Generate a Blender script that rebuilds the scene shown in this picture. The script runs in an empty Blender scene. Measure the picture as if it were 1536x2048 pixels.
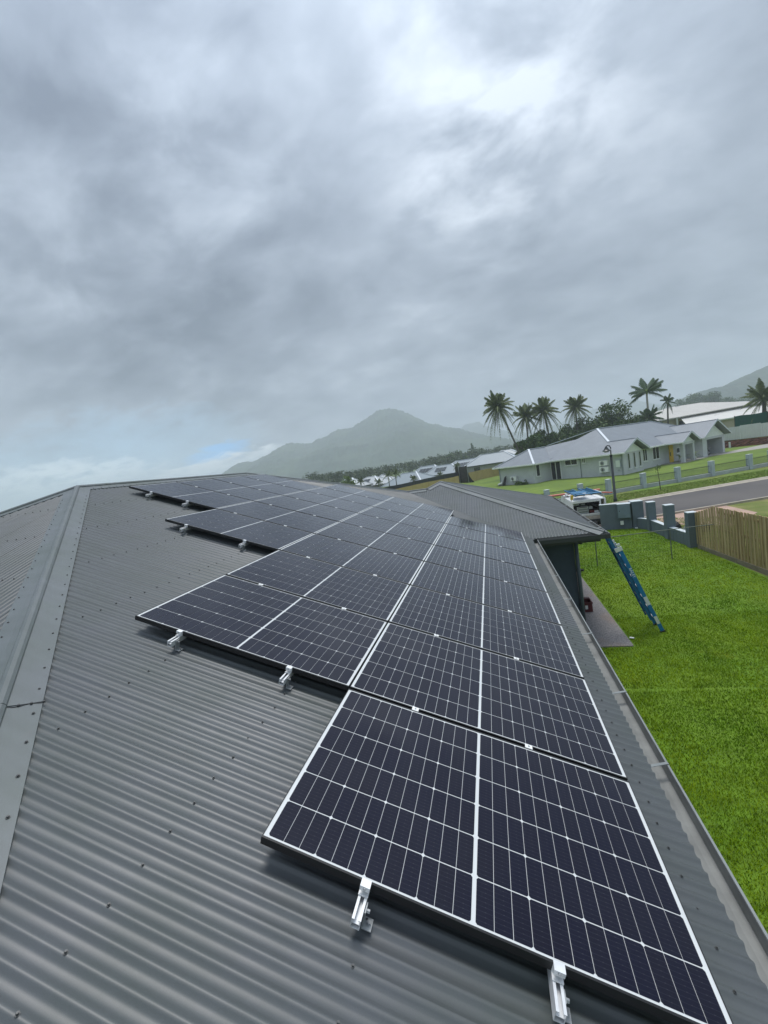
import bpy, math, random
import numpy as np
from mathutils import Vector, Matrix

random.seed(7)
rng = np.random.default_rng(11)
sc = bpy.context.scene
COL = sc.collection
PI = math.pi

# ------------------------------------------------------------------ camera
CAM = np.array([6.1255, -1.3490, 4.8994])
RW = np.array([[0.958365, 0.241589, -0.152224],
               [-0.122007, -0.135537, -0.983231],
               [-0.258169, 0.960867, -0.100418]])
FPX = 825.415
cd = bpy.data.cameras.new('camera')
cam = bpy.data.objects.new('camera', cd)
COL.objects.link(cam)
cd.sensor_fit = 'VERTICAL'
cd.sensor_height = 24.0
cd.sensor_width = 18.0
cd.lens = FPX / 2048 * 24.0
cd.clip_start = 0.05
cd.clip_end = 20000
mw = Matrix.Identity(4)
for i in range(3):
    mw[i][0] = RW[0][i]
    mw[i][1] = -RW[1][i]
    mw[i][2] = -RW[2][i]
    mw[i][3] = CAM[i]
cam.matrix_world = mw
sc.camera = cam

# ------------------------------------------------------------------ world: overcast sky
SUN_DIR = Vector((0.02, 0.24, 0.968)).normalized()
w = bpy.data.worlds.new('World')
sc.world = w
w.use_nodes = True
nt = w.node_tree
nt.nodes.clear()


def N(tree, t, **kw):
    n = tree.nodes.new(t)
    for k, v in kw.items():
        setattr(n, k, v)
    return n


def lk(tree, a, b):
    tree.links.new(a, b)


def mth(tree, op, a, b=None, clamp=False):
    n = N(tree, 'ShaderNodeMath', operation=op)
    n.use_clamp = clamp
    for i, x in enumerate((a, b)):
        if x is None:
            continue
        if isinstance(x, (int, float)):
            n.inputs[i].default_value = x
        else:
            lk(tree, x, n.inputs[i])
    return n.outputs[0]


def mixc(tree, fac, a, b):
    n = N(tree, 'ShaderNodeMix', data_type='RGBA')
    for i, x in ((0, fac), (6, a), (7, b)):
        if isinstance(x, (int, float)):
            n.inputs[i].default_value = x
        elif isinstance(x, tuple):
            n.inputs[i].default_value = x if len(x) == 4 else (*x, 1)
        else:
            lk(tree, x, n.inputs[i])
    return n.outputs[2]


def world_sky():
    tc = N(nt, 'ShaderNodeTexCoord')
    d = tc.outputs['Generated']
    sep = N(nt, 'ShaderNodeSeparateXYZ')
    lk(nt, d, sep.inputs[0])
    zc = mth(nt, 'ADD', mth(nt, 'MAXIMUM', sep.outputs[2], 0.0), 0.34)
    px = mth(nt, 'DIVIDE', sep.outputs[0], zc)
    py = mth(nt, 'DIVIDE', sep.outputs[1], zc)
    comb = N(nt, 'ShaderNodeCombineXYZ')
    lk(nt, px, comb.inputs[0])
    lk(nt, py, comb.inputs[1])

    def noise(scale, detail, rough, dist, off):
        m = N(nt, 'ShaderNodeMapping')
        m.inputs['Location'].default_value = off
        m.inputs['Rotation'].default_value = (0, 0, 0.5)
        m.inputs['Scale'].default_value = (1.0, 1.35, 1.0)
        lk(nt, comb.outputs[0], m.inputs[0])
        n = N(nt, 'ShaderNodeTexNoise')
        n.inputs['Scale'].default_value = scale
        n.inputs['Detail'].default_value = detail
        n.inputs['Roughness'].default_value = rough
        n.inputs['Distortion'].default_value = dist
        lk(nt, m.outputs[0], n.inputs['Vector'])
        return n.outputs['Fac']
    n1 = noise(1.5, 6.0, 0.50, 0.25, (3.1, 7.7, 0.0))
    n2 = noise(3.6, 6.0, 0.52, 0.35, (1.3, 2.2, 4.0))
    n5 = noise(4.6, 5.0, 0.55, 0.3, (6.3, 1.2, 2.0))
    n6 = noise(9.5, 5.0, 0.55, 0.4, (2.3, 8.2, 5.0))
    n3 = noise(0.6, 2.0, 0.5, 0.0, (9.0, 4.0, 1.0))

    def blob(direction, radius_deg, soft=1.0):
        v = N(nt, 'ShaderNodeVectorMath', operation='DOT_PRODUCT')
        lk(nt, d, v.inputs[0])
        q = Vector(direction).normalized()
        v.inputs[1].default_value = q
        mr = N(nt, 'ShaderNodeMapRange', interpolation_type='SMOOTHSTEP')
        mr.inputs['From Min'].default_value = math.cos(math.radians(radius_deg))
        mr.inputs['From Max'].default_value = 1.0
        lk(nt, v.outputs['Value'], mr.inputs['Value'])
        return mr.outputs['Result']
    # cloud brightness
    b = mth(nt, 'MULTIPLY', mth(nt, 'SUBTRACT', n1, 0.5), 0.85)
    b = mth(nt, 'ADD', b, mth(nt, 'MULTIPLY', mth(nt, 'SUBTRACT', n2, 0.5), 0.75))
    b = mth(nt, 'ADD', b, mth(nt, 'MULTIPLY', mth(nt, 'SUBTRACT', n3, 0.5), 0.6))
    b = mth(nt, 'ADD', b, mth(nt, 'MULTIPLY', mth(nt, 'SUBTRACT', n6, 0.5), 0.28))
    b = mth(nt, 'ADD', b, 0.52)
    for q, r, a in (((0.00, 0.79, 0.61), 14, 0.22), ((0.085, 0.855, 0.511), 13, 0.26),
                    ((0.279, 0.825, 0.49), 20, 0.12), ((0.22, 0.70, 0.68), 18, 0.16), ((-0.05, 0.93, 0.36), 16, 0.12),
                    ((0.194, 0.975, 0.105), 14, 0.07), ((-0.75, 0.65, 0.08), 14, 0.08),
                    ((0.16, 0.89, 0.42), 8, -0.11), ((-0.62, 0.70, 0.34), 26, -0.10), ((-0.56, 0.66, 0.50), 26, -0.26), ((-0.40, 0.60, 0.69), 18, -0.10),
                    ((-0.25, 0.93, 0.22), 15, -0.03), ((-0.30, 0.75, 0.60), 14, -0.05)):
        amp = mth(nt, 'MULTIPLY', blob(q, r), a * 1.10)
        amp = mth(nt, 'MULTIPLY', amp, mth(nt, 'MULTIPLY', mth(nt, 'SUBTRACT', n5, 0.33), 3.2, True))
        b = mth(nt, 'ADD', b, amp)
    # an overcast sky is brighter overhead than at the horizon
    zen = mth(nt, 'MULTIPLY', mth(nt, 'POWER', mth(nt, 'MAXIMUM', sep.outputs[2], 0.0), 3.0), 2.0)
    ramp = N(nt, 'ShaderNodeValToRGB')
    cr = ramp.color_ramp
    cr.elements[0].position = 0.0
    cr.elements[0].color = (0.118, 0.142, 0.184, 1)
    cr.elements[1].position = 1.0
    cr.elements[1].color = (0.46, 0.51, 0.58, 1)
    e = cr.elements.new(0.35)
    e.color = (0.186, 0.219, 0.272, 1)
    e = cr.elements.new(0.62)
    e.color = (0.270, 0.312, 0.374, 1)
    lk(nt, b, ramp.inputs[0])
    colr = ramp.outputs[0]
    # low in the west: a thin gap of blue over a white bank, pale blue haze beside it
    def streak(c, e, ra, rb, wob=0.0):
        c = Vector(c).normalized()
        t1 = (Vector(e).normalized() - c)
        t1 = (t1 - c * t1.dot(c)).normalized()
        t2 = c.cross(t1)
        vals = []
        for tv, rr in ((t1, ra), (t2, rb)):
            v = N(nt, 'ShaderNodeVectorMath', operation='DOT_PRODUCT')
            lk(nt, d, v.inputs[0])
            v.inputs[1].default_value = tv
            q = v.outputs['Value']
            if rr == rb and wob:
                q = mth(nt, 'ADD', q, mth(nt, 'MULTIPLY', mth(nt, 'SUBTRACT', n6, 0.5), wob))
            q = mth(nt, 'DIVIDE', q, rr)
            vals.append(mth(nt, 'MULTIPLY', q, q))
        k = mth(nt, 'SUBTRACT', 1.0, mth(nt, 'ADD', vals[0], vals[1]), True)
        fr = N(nt, 'ShaderNodeVectorMath', operation='DOT_PRODUCT')
        lk(nt, d, fr.inputs[0])
        fr.inputs[1].default_value = c
        return mth(nt, 'MULTIPLY', k, mth(nt, 'GREATER_THAN', fr.outputs['Value'], 0.5))
    pale = streak((-0.735, 0.672, 0.075), (-0.60, 0.79, 0.10), 0.34, 0.13, 0.10)
    pale = mth(nt, 'MULTIPLY', pale, mth(nt, 'ADD', n2, 0.35), True)
    colr = mixc(nt, pale, colr, (0.28, 0.44, 0.60))
    bank = streak((-0.5769, 0.8137, 0.0709), (-0.4761, 0.8751, 0.0867), 0.15, 0.020, 0.05)
    bank = mth(nt, 'MULTIPLY', mth(nt, 'MULTIPLY', bank, 2.0, True), mth(nt, 'ADD', mth(nt, 'MULTIPLY', mth(nt, 'SUBTRACT', n6, 0.40), 3.0), 0.45, True))
    colr = mixc(nt, mth(nt, 'MULTIPLY', bank, 0.6), colr, (0.98, 1.05, 1.10))
    bank2 = streak((-0.7703, 0.6325, 0.0750), (-0.6486, 0.7576, 0.0734), 0.20, 0.034, 0.08)
    bank2 = mth(nt, 'MULTIPLY', bank2, mth(nt, 'MULTIPLY', mth(nt, 'SUBTRACT', n6, 0.36), 5.0, True), True)
    colr = mixc(nt, mth(nt, 'MULTIPLY', bank2, 0.55), colr, (0.90, 1.0, 1.06))
    blue = streak((-0.5765, 0.8116, 0.0944), (-0.5247, 0.8444, 0.1065), 0.085, 0.020, 0.055)
    blue = mth(nt, 'MULTIPLY', blue, 1.05, True)
    colr = mixc(nt, mth(nt, 'MULTIPLY', blue, 0.65), colr, (0.06, 0.50, 1.15))
    zmul = N(nt, 'ShaderNodeVectorMath', operation='SCALE')
    lk(nt, colr, zmul.inputs[0])
    lk(nt, mth(nt, 'ADD', zen, 1.0), zmul.inputs['Scale'])
    # below the horizon: dull green-grey land
    below = N(nt, 'ShaderNodeMapRange')
    below.inputs['From Min'].default_value = -0.05
    below.inputs['From Max'].default_value = 0.0
    lk(nt, sep.outputs[2], below.inputs['Value'])
    colr = mixc(nt, below.outputs[0], (0.10, 0.12, 0.10), zmul.outputs[0])
    sky = N(nt, 'ShaderNodeTexSky', sky_type='NISHITA')
    sky.sun_disc = False
    sky.sun_elevation = math.asin(SUN_DIR.z)
    sky.sun_rotation = math.atan2(SUN_DIR.x, SUN_DIR.y)
    bg1 = N(nt, 'ShaderNodeBackground')
    bg1.inputs[1].default_value = 0.08
    lk(nt, sky.outputs[0], bg1.inputs[0])
    bg2 = N(nt, 'ShaderNodeBackground')
    bg2.inputs[1].default_value = 0.86
    lk(nt, colr, bg2.inputs[0])
    mx = N(nt, 'ShaderNodeMixShader')
    mx.inputs[0].default_value = 0.96
    lk(nt, bg1.outputs[0], mx.inputs[1])
    lk(nt, bg2.outputs[0], mx.inputs[2])
    out = N(nt, 'ShaderNodeOutputWorld')
    lk(nt, mx.outputs[0], out.inputs['Surface'])


world_sky()

sl = bpy.data.lights.new('sun', 'SUN')
sl.energy = 1.5
sl.angle = math.radians(20)
sl.color = (1.0, 0.97, 0.93)
sun = bpy.data.objects.new('sun', sl)
COL.objects.link(sun)
sun.rotation_euler = SUN_DIR.to_track_quat('Z', 'Y').to_euler()

sc.view_settings.view_transform = 'Standard'
sc.view_settings.look = 'None'
sc.view_settings.exposure = 0.80
sc.view_settings.gamma = 1.0
sc.view_settings.use_curve_mapping = False
sc.render.engine = 'CYCLES'
sc.cycles.max_bounces = 6
sc.cycles.diffuse_bounces = 3
sc.cycles.glossy_bounces = 3
sc.cycles.transmission_bounces = 3
sc.cycles.volume_bounces = 2
sc.cycles.transparent_max_bounces = 8
sc.cycles.use_denoising = True
sc.cycles.caustics_reflective = False
sc.cycles.caustics_refractive = False


# ------------------------------------------------------------------ helpers: where things stand
def sight(x, y):
    return RW.T @ np.array([(x - 768) / FPX, (y - 1024) / FPX, 1.0])


FWD = np.array([-0.25817, 0.96087])
FWD = FWD / np.linalg.norm(FWD)


def at(x, y, dist):
    """survey point at a horizontal distance along the view axis"""
    r = sight(x, y)
    return CAM + r * (dist / (r[:2] @ FWD))


def gnd(x, y, z=0.0):
    r = sight(x, y)
    return CAM + r * ((z - CAM[2]) / r[2])


# ------------------------------------------------------------------ helpers: materials
def new_mat(name):
    m = bpy.data.materials.new(name)
    m.use_nodes = True
    b = m.node_tree.nodes['Principled BSDF']
    return m, m.node_tree, b


def mat(name, color, rough=0.7, metal=0.0, var=0.12, scale=3.0, bump=0.0, bscale=30.0, spec=0.5, coat=0.0,
        var2=None, scale2=0.4):
    m, t, b = new_mat(name)
    b.inputs['Roughness'].default_value = rough
    b.inputs['Metallic'].default_value = metal
    b.inputs['Specular IOR Level'].default_value = spec
    b.inputs['Coat Weight'].default_value = coat
    b.inputs['Coat Roughness'].default_value = 0.08
    tc = N(t, 'ShaderNodeTexCoord')
    no = N(t, 'ShaderNodeTexNoise')
    no.inputs['Scale'].default_value = scale
    no.inputs['Detail'].default_value = 5
    no.inputs['Roughness'].default_value = 0.6
    lk(t, tc.outputs['Object'], no.inputs['Vector'])
    lo = tuple(c * (1 - var) for c in color)
    hi = tuple(min(1, c * (1 + var)) for c in color)
    mr = N(t, 'ShaderNodeMapRange')
    mr.inputs['From Min'].default_value = 0.3
    mr.inputs['From Max'].default_value = 0.7
    lk(t, no.outputs['Fac'], mr.inputs['Value'])
    c = mixc(t, mr.outputs[0], lo, hi)
    if var2:
        n2 = N(t, 'ShaderNodeTexNoise')
        n2.inputs['Scale'].default_value = scale2
        n2.inputs['Detail'].default_value = 3
        lk(t, tc.outputs['Object'], n2.inputs['Vector'])
        m2 = N(t, 'ShaderNodeMapRange')
        m2.inputs['From Min'].default_value = 0.42
        m2.inputs['From Max'].default_value = 0.66
        lk(t, n2.outputs['Fac'], m2.inputs['Value'])
        c = mixc(t, m2.outputs[0], c, var2)
    lk(t, c, b.inputs['Base Color'])
    if bump:
        n3 = N(t, 'ShaderNodeTexNoise')
        n3.inputs['Scale'].default_value = bscale
        n3.inputs['Detail'].default_value = 4
        lk(t, tc.outputs['Object'], n3.inputs['Vector'])
        bp = N(t, 'ShaderNodeBump')
        bp.inputs['Strength'].default_value = bump
        bp.inputs['Distance'].default_value = 0.02
        lk(t, n3.outputs['Fac'], bp.inputs['Height'])
        lk(t, bp.outputs[0], b.inputs['Normal'])
    return m


def leaf_mat(name, c1, c2, rough=0.6):
    m, t, b = new_mat(name)
    b.inputs['Roughness'].default_value = rough
    b.inputs['Specular IOR Level'].default_value = 0.3
    g = N(t, 'ShaderNodeNewGeometry')
    tc = N(t, 'ShaderNodeTexCoord')
    no = N(t, 'ShaderNodeTexNoise')
    no.inputs['Scale'].default_value = 0.6
    lk(t, tc.outputs['Object'], no.inputs['Vector'])
    f = mth(t, 'ADD', mth(t, 'MULTIPLY', g.outputs['Random Per Island'], 0.55),
            mth(t, 'MULTIPLY', mth(t, 'SUBTRACT', no.outputs['Fac'], 0.3), 0.9), True)
    lk(t, mixc(t, f, c1, c2), b.inputs['Base Color'])
    return m


def roof_mat(name, base, rough=0.42, spec=0.45):
    """painted steel sheet: faint weathering, water marks and speckle"""
    m, t, b = new_mat(name)
    b.inputs['Specular IOR Level'].default_value = spec
    tc = N(t, 'ShaderNodeTexCoord')
    n1 = N(t, 'ShaderNodeTexNoise')
    n1.inputs['Scale'].default_value = 1.4
    n1.inputs['Detail'].default_value = 6
    n1.inputs['Roughness'].default_value = 0.62
    lk(t, tc.outputs['Object'], n1.inputs['Vector'])
    n2 = N(t, 'ShaderNodeTexNoise')
    n2.inputs['Scale'].default_value = 420
    n2.inputs['Detail'].default_value = 2
    lk(t, tc.outputs['Object'], n2.inputs['Vector'])
    f1 = N(t, 'ShaderNodeMapRange')
    f1.inputs['From Min'].default_value = 0.35
    f1.inputs['From Max'].default_value = 0.68
    lk(t, n1.outputs['Fac'], f1.inputs['Value'])
    ca = tuple(x * k for x, k in zip(base, (1.0, 1.02, 1.06)))
    cb = tuple(x * k for x, k in zip(base, (0.80, 0.88, 0.82)))
    c = mixc(t, f1.outputs[0], ca, cb)
    sp = mth(t, 'MULTIPLY', mth(t, 'SUBTRACT', n2.outputs['Fac'], 0.5), 0.5)
    sc_ = N(t, 'ShaderNodeVectorMath', operation='SCALE')
    lk(t, c, sc_.inputs[0])
    lk(t, mth(t, 'ADD', sp, 1.0), sc_.inputs['Scale'])
    # faint pinkish dried dirt
    n4 = N(t, 'ShaderNodeTexNoise')
    n4.inputs['Scale'].default_value = 5.5
    n4.inputs['Detail'].default_value = 5
    lk(t, tc.outputs['Object'], n4.inputs['Vector'])
    f4 = N(t, 'ShaderNodeMapRange')
    f4.inputs['From Min'].default_value = 0.66
    f4.inputs['From Max'].default_value = 0.78
    f4.inputs['To Max'].default_value = 0.4
    lk(t, n4.outputs['Fac'], f4.inputs['Value'])
    mp = N(t, 'ShaderNodeMapping')
    mp.inputs['Scale'].default_value = (0.5, 7.0, 0.5)
    lk(t, tc.outputs['Object'], mp.inputs[0])
    n8 = N(t, 'ShaderNodeTexNoise')
    n8.inputs['Scale'].default_value = 1.6
    n8.inputs['Detail'].default_value = 5
    lk(t, mp.outputs[0], n8.inputs['Vector'])
    st = N(t, 'ShaderNodeVectorMath', operation='SCALE')
    lk(t, sc_.outputs[0], st.inputs[0])
    lk(t, mth(t, 'ADD', mth(t, 'MULTIPLY', n8.outputs['Fac'], 0.40), 0.80), st.inputs['Scale'])
    c2 = mixc(t, f4.outputs[0], st.outputs[0], tuple(x * k for x, k in zip(base, (1.06, 0.98, 0.96))))
    lk(t, c2, b.inputs['Base Color'])
    rr = mth(t, 'ADD', mth(t, 'MULTIPLY', n1.outputs['Fac'], 0.22), rough - 0.10)
    lk(t, rr, b.inputs['Roughness'])
    return m


def cell_mat():
    m, t, b = new_mat('solar_cell')
    tc = N(t, 'ShaderNodeUVMap')
    sep = N(t, 'ShaderNodeSeparateXYZ')
    lk(t, tc.outputs[0], sep.inputs[0])
    fy = mth(t, 'FRACT', mth(t, 'MULTIPLY', sep.outputs[1], 10.0))
    line = mth(t, 'LESS_THAN', fy, 0.10)
    fx = mth(t, 'FRACT', mth(t, 'MULTIPLY', sep.outputs[0], 2.0))
    dots = mth(t, 'MULTIPLY', mth(t, 'LESS_THAN', fx, 0.16), mth(t, 'LESS_THAN', fy, 0.16))
    oi = N(t, 'ShaderNodeObjectInfo')
    gm = N(t, 'ShaderNodeNewGeometry')
    tc2 = N(t, 'ShaderNodeTexCoord')
    no = N(t, 'ShaderNodeTexNoise')
    no.inputs['Scale'].default_value = 2.2
    no.inputs['Detail'].default_value = 3
    lk(t, tc2.outputs['Object'], no.inputs['Vector'])
    tint = mixc(t, oi.outputs['Random'], (0.0026, 0.0026, 0.0120), (0.0046, 0.0038, 0.0100))
    tint = mixc(t, mth(t, 'MULTIPLY', gm.outputs['Random Per Island'], 0.5), tint, (0.0022, 0.0034, 0.0200))
    c = mixc(t, mth(t, 'MULTIPLY', line, 0.55), tint, (0.026, 0.026, 0.040))
    c = mixc(t, mth(t, 'MULTIPLY', dots, 0.08), c, (0.22, 0.22, 0.23))
    lk(t, c, b.inputs['Base Color'])
    b.inputs['Roughness'].default_value = 0.35
    b.inputs['Specular IOR Level'].default_value = 0.06
    b.inputs['Coat Weight'].default_value = 1.0
    b.inputs['Coat IOR'].default_value = 1.34
    b.inputs['Sheen Weight'].default_value = 0.20
    b.inputs['Sheen Roughness'].default_value = 0.30
    b.inputs['Sheen Tint'].default_value = (0.78, 0.78, 0.92, 1)
    n7 = N(t, 'ShaderNodeTexNoise')
    n7.inputs['Scale'].default_value = 1.7
    n7.inputs['Detail'].default_value = 5
    gp = N(t, 'ShaderNodeNewGeometry')
    lk(t, gp.outputs['Position'], n7.inputs['Vector'])
    lk(t, mth(t, 'MULTIPLY', n7.outputs['Fac'], 0.14), b.inputs['Coat Roughness'])
    lk(t, mth(t, 'MULTIPLY', n7.outputs['Fac'], 0.40), b.inputs['Sheen Weight'])
    return m


MT = {}
MT['roof'] = roof_mat('roof_steel', (0.088, 0.094, 0.097), rough=0.42, spec=0.44)
MT['cap'] = roof_mat('cap_steel', (0.132, 0.142, 0.146), rough=0.45)
MT['gutter'] = mat('gutter_steel', (0.21, 0.215, 0.205), 0.5, var=0.2, scale=6)
MT['strap'] = mat('painted_strap', (0.20, 0.22, 0.22), 0.5, var=0.15, scale=8)
MT['gutter_dark'] = mat('fascia_paint', (0.045, 0.05, 0.05), 0.5, var=0.1)
MT['screw'] = mat('screw_steel', (0.075, 0.078, 0.078), 0.5, var=0.2)
MT['sealant'] = mat('sealant', (0.04, 0.042, 0.045), 0.6)
MT['wall_dark'] = mat('dark_render', (0.050, 0.072, 0.098), 0.8, var=0.1, bump=0.2, bscale=120)
MT['soffit'] = mat('soffit_board', (0.25, 0.26, 0.26), 0.8)
MT['pipe'] = mat('downpipe_paint', (0.07, 0.095, 0.11), 0.45)
MT['cell'] = cell_mat()
MT['backsheet'] = mat('backsheet', (0.62, 0.64, 0.64), 0.35, var=0.03, coat=0.5)
MT['frame'] = mat('black_anodised', (0.012, 0.012, 0.013), 0.38, var=0.1, spec=0.5)
MT['alu'] = mat('mill_aluminium', (0.78, 0.79, 0.80), 0.42, metal=0.35, var=0.10, scale=20)
MT['alu_dull'] = mat('dull_aluminium', (0.42, 0.44, 0.45), 0.45, metal=0.5, var=0.15, scale=20)
MT['bolt'] = mat('bolt_steel', (0.45, 0.46, 0.47), 0.35, metal=0.8)
MT['black'] = mat('black_plastic', (0.012, 0.012, 0.013), 0.55)
MT['white'] = mat('white_paint', (0.80, 0.81, 0.80), 0.5, var=0.04)
MT['offwhite'] = mat('weathered_white', (0.66, 0.68, 0.66), 0.6, var=0.10, scale=2)
MT['blue'] = mat('blue_fibreglass', (0.008, 0.165, 0.360), 0.45, var=0.18, scale=8)
MT['blue_dark'] = mat('blue_fibreglass_worn', (0.010, 0.125, 0.260), 0.5, var=0.25, scale=8)
MT['red'] = mat('dark_red_plastic', (0.085, 0.006, 0.010), 0.5, var=0.25, scale=8)
MT['orange'] = mat('orange_conduit', (0.42, 0.11, 0.07), 0.5, var=0.2, scale=3)
MT['yellow'] = mat('yellow_door_paint', (0.88, 0.56, 0.010), 0.45, var=0.05)
MT['yellow_flag'] = mat('yellow_cloth', (0.75, 0.50, 0.06), 0.8)
MT['ground'] = mat('far_grass', (0.085, 0.125, 0.03), 0.95, var=0.3, scale=0.06)
MT['lawn'] = mat('lawn_soil', (0.100, 0.190, 0.008), 0.95, var=0.30, scale=3.5, var2=(0.130, 0.210, 0.010), scale2=0.35)
MT['verge'] = mat('verge_grass', (0.110, 0.185, 0.018), 0.95, var=0.35, scale=1.6, bump=0.9, bscale=9,
                  var2=(0.15, 0.155, 0.035), scale2=0.22)
MT['verge_dry'] = mat('dry_grass', (0.20, 0.19, 0.06), 0.95, var=0.35, scale=1.2, bump=0.6, bscale=9,
                      var2=(0.105, 0.14, 0.02), scale2=0.5)
MT['far_lawn'] = mat('neighbour_grass', (0.128, 0.190, 0.020), 0.95, var=0.25, scale=0.9, bump=0.6, bscale=6,
                     var2=(0.085, 0.140, 0.014), scale2=0.16)
MT['bright_lawn'] = mat('fresh_turf', (0.11, 0.22, 0.02), 0.95, var=0.2, scale=1.5, bump=0.5, bscale=9)
MT['asphalt'] = mat('asphalt', (0.074, 0.068, 0.067), 0.85, var=0.18, scale=2.2, bump=0.25, bscale=60,
                    var2=(0.105, 0.095, 0.090), scale2=0.16)
MT['kerb'] = mat('concrete_kerb', (0.36, 0.32, 0.26), 0.9, var=0.2, scale=2)
MT['driveway'] = mat('pink_concrete', (0.40, 0.27, 0.21), 0.85, var=0.15, scale=2)
MT['drive_grey'] = mat('pale_concrete', (0.34, 0.32, 0.29), 0.85, var=0.15, scale=1)
MT['greywall'] = mat('grey_render', (0.115, 0.148, 0.176), 0.8, var=0.12, scale=1.5, bump=0.15, bscale=40)
MT['greycap'] = mat('pale_coping', (0.55, 0.60, 0.62), 0.8, var=0.08)
MT['fencegrey'] = mat('pale_grey_render', (0.40, 0.46, 0.50), 0.8, var=0.10, scale=1.5)
MT['fencegrey2'] = mat('pale_grey_plinth', (0.36, 0.39, 0.40), 0.8, var=0.15, scale=1.5)
MT['bars'] = mat('black_steel', (0.025, 0.028, 0.03), 0.5)
MT['housewall'] = mat('grey_house_render', (0.53, 0.55, 0.57), 0.85, var=0.07, scale=1.2)
MT['houseroof'] = mat('blue_grey_roof', (0.195, 0.215, 0.240), 0.5, var=0.08, scale=0.8)
MT['houseroof2'] = mat('grey_roof_trim', (0.30, 0.33, 0.38), 0.5, var=0.06)
MT['houseridge'] = mat('pale_ridge', (0.62, 0.66, 0.70), 0.5, var=0.05)
MT['glass'] = mat('dark_window_glass', (0.012, 0.014, 0.017), 0.12, var=0.2, coat=0.5)
MT['shade_in'] = mat('painted_garage_shade', (0.05, 0.05, 0.052), 0.9)  # dark base colour stands in for the shade inside the garage
MT['gable'] = mat('gable_board', (0.72, 0.76, 0.73), 0.7, var=0.05)
MT['lamp'] = mat('dark_green_lamp_paint', (0.008, 0.014, 0.013), 0.4)
MT['lampshade'] = mat('lamp_diffuser', (0.30, 0.34, 0.38), 0.3)
MT['beige'] = mat('beige_cladding', (0.42, 0.37, 0.27), 0.8, var=0.08)
MT['cream_roof'] = mat('cream_roof', (0.62, 0.60, 0.57), 0.6, var=0.07, scale=0.4)
MT['cream_roof2'] = mat('grey_cream_roof', (0.47, 0.45, 0.42), 0.6, var=0.07, scale=0.4)
MT['shade'] = mat('green_shade_cloth', (0.006, 0.075, 0.055), 0.9, var=0.15, scale=0.7)
MT['whitefence'] = mat('white_sheet_fence', (0.60, 0.61, 0.59), 0.6, var=0.06, scale=0.6)
MT['redearth'] = mat('red_earth', (0.13, 0.045, 0.028), 0.95, var=0.45, scale=1.2, bump=0.8, bscale=4)
MT['yellowfence'] = mat('yellow_timber', (0.47, 0.355, 0.155), 0.85, var=0.10, scale=1.0)
MT['darkfence'] = mat('dark_fence', (0.030, 0.036, 0.040), 0.8, var=0.2)
MT['tarp'] = mat('dark_tarp', (0.035, 0.030, 0.026), 0.85, var=0.4, scale=2)
MT['far_roof'] = mat('far_grey_roof', (0.24, 0.28, 0.31), 0.5, var=0.08)
MT['far_white'] = mat('far_white_roof', (0.42, 0.44, 0.45), 0.5, var=0.05)
MT['far_wall'] = mat('far_wall', (0.32, 0.32, 0.31), 0.8)
MT['pot'] = mat('white_pot', (0.70, 0.70, 0.68), 0.6)
MT['trunk'] = mat('palm_trunk', (0.085, 0.075, 0.062), 0.9, var=0.3, scale=4)
MT['trunk_pale'] = mat('pale_palm_trunk', (0.32, 0.30, 0.26), 0.9, var=0.2, scale=4)
MT['bark'] = mat('bark', (0.08, 0.06, 0.045), 0.9, var=0.3, scale=5)
MT['leaf_dark'] = leaf_mat('leaf_dark', (0.030, 0.066, 0.014), (0.100, 0.160, 0.038))
MT['leaf_mid'] = leaf_mat('leaf_mid', (0.035, 0.072, 0.016), (0.105, 0.160, 0.040))
MT['leaf_bright'] = leaf_mat('leaf_bright', (0.07, 0.13, 0.022), (0.17, 0.23, 0.05))
MT['leaf_palm'] = leaf_mat('leaf_palm', (0.060, 0.092, 0.034), (0.190, 0.215, 0.090))
MT['leaf_royal'] = leaf_mat('leaf_royal', (0.040, 0.076, 0.044), (0.100, 0.150, 0.062))
MT['leaf_dry'] = leaf_mat('leaf_dry', (0.10, 0.085, 0.035), (0.17, 0.13, 0.06))
MT['forest'] = mat('mountain_forest', (0.022, 0.040, 0.026), 0.95, var=0.65, scale=0.05, bump=1.0, bscale=0.06,
                   var2=(0.050, 0.074, 0.040), scale2=0.012)


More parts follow.
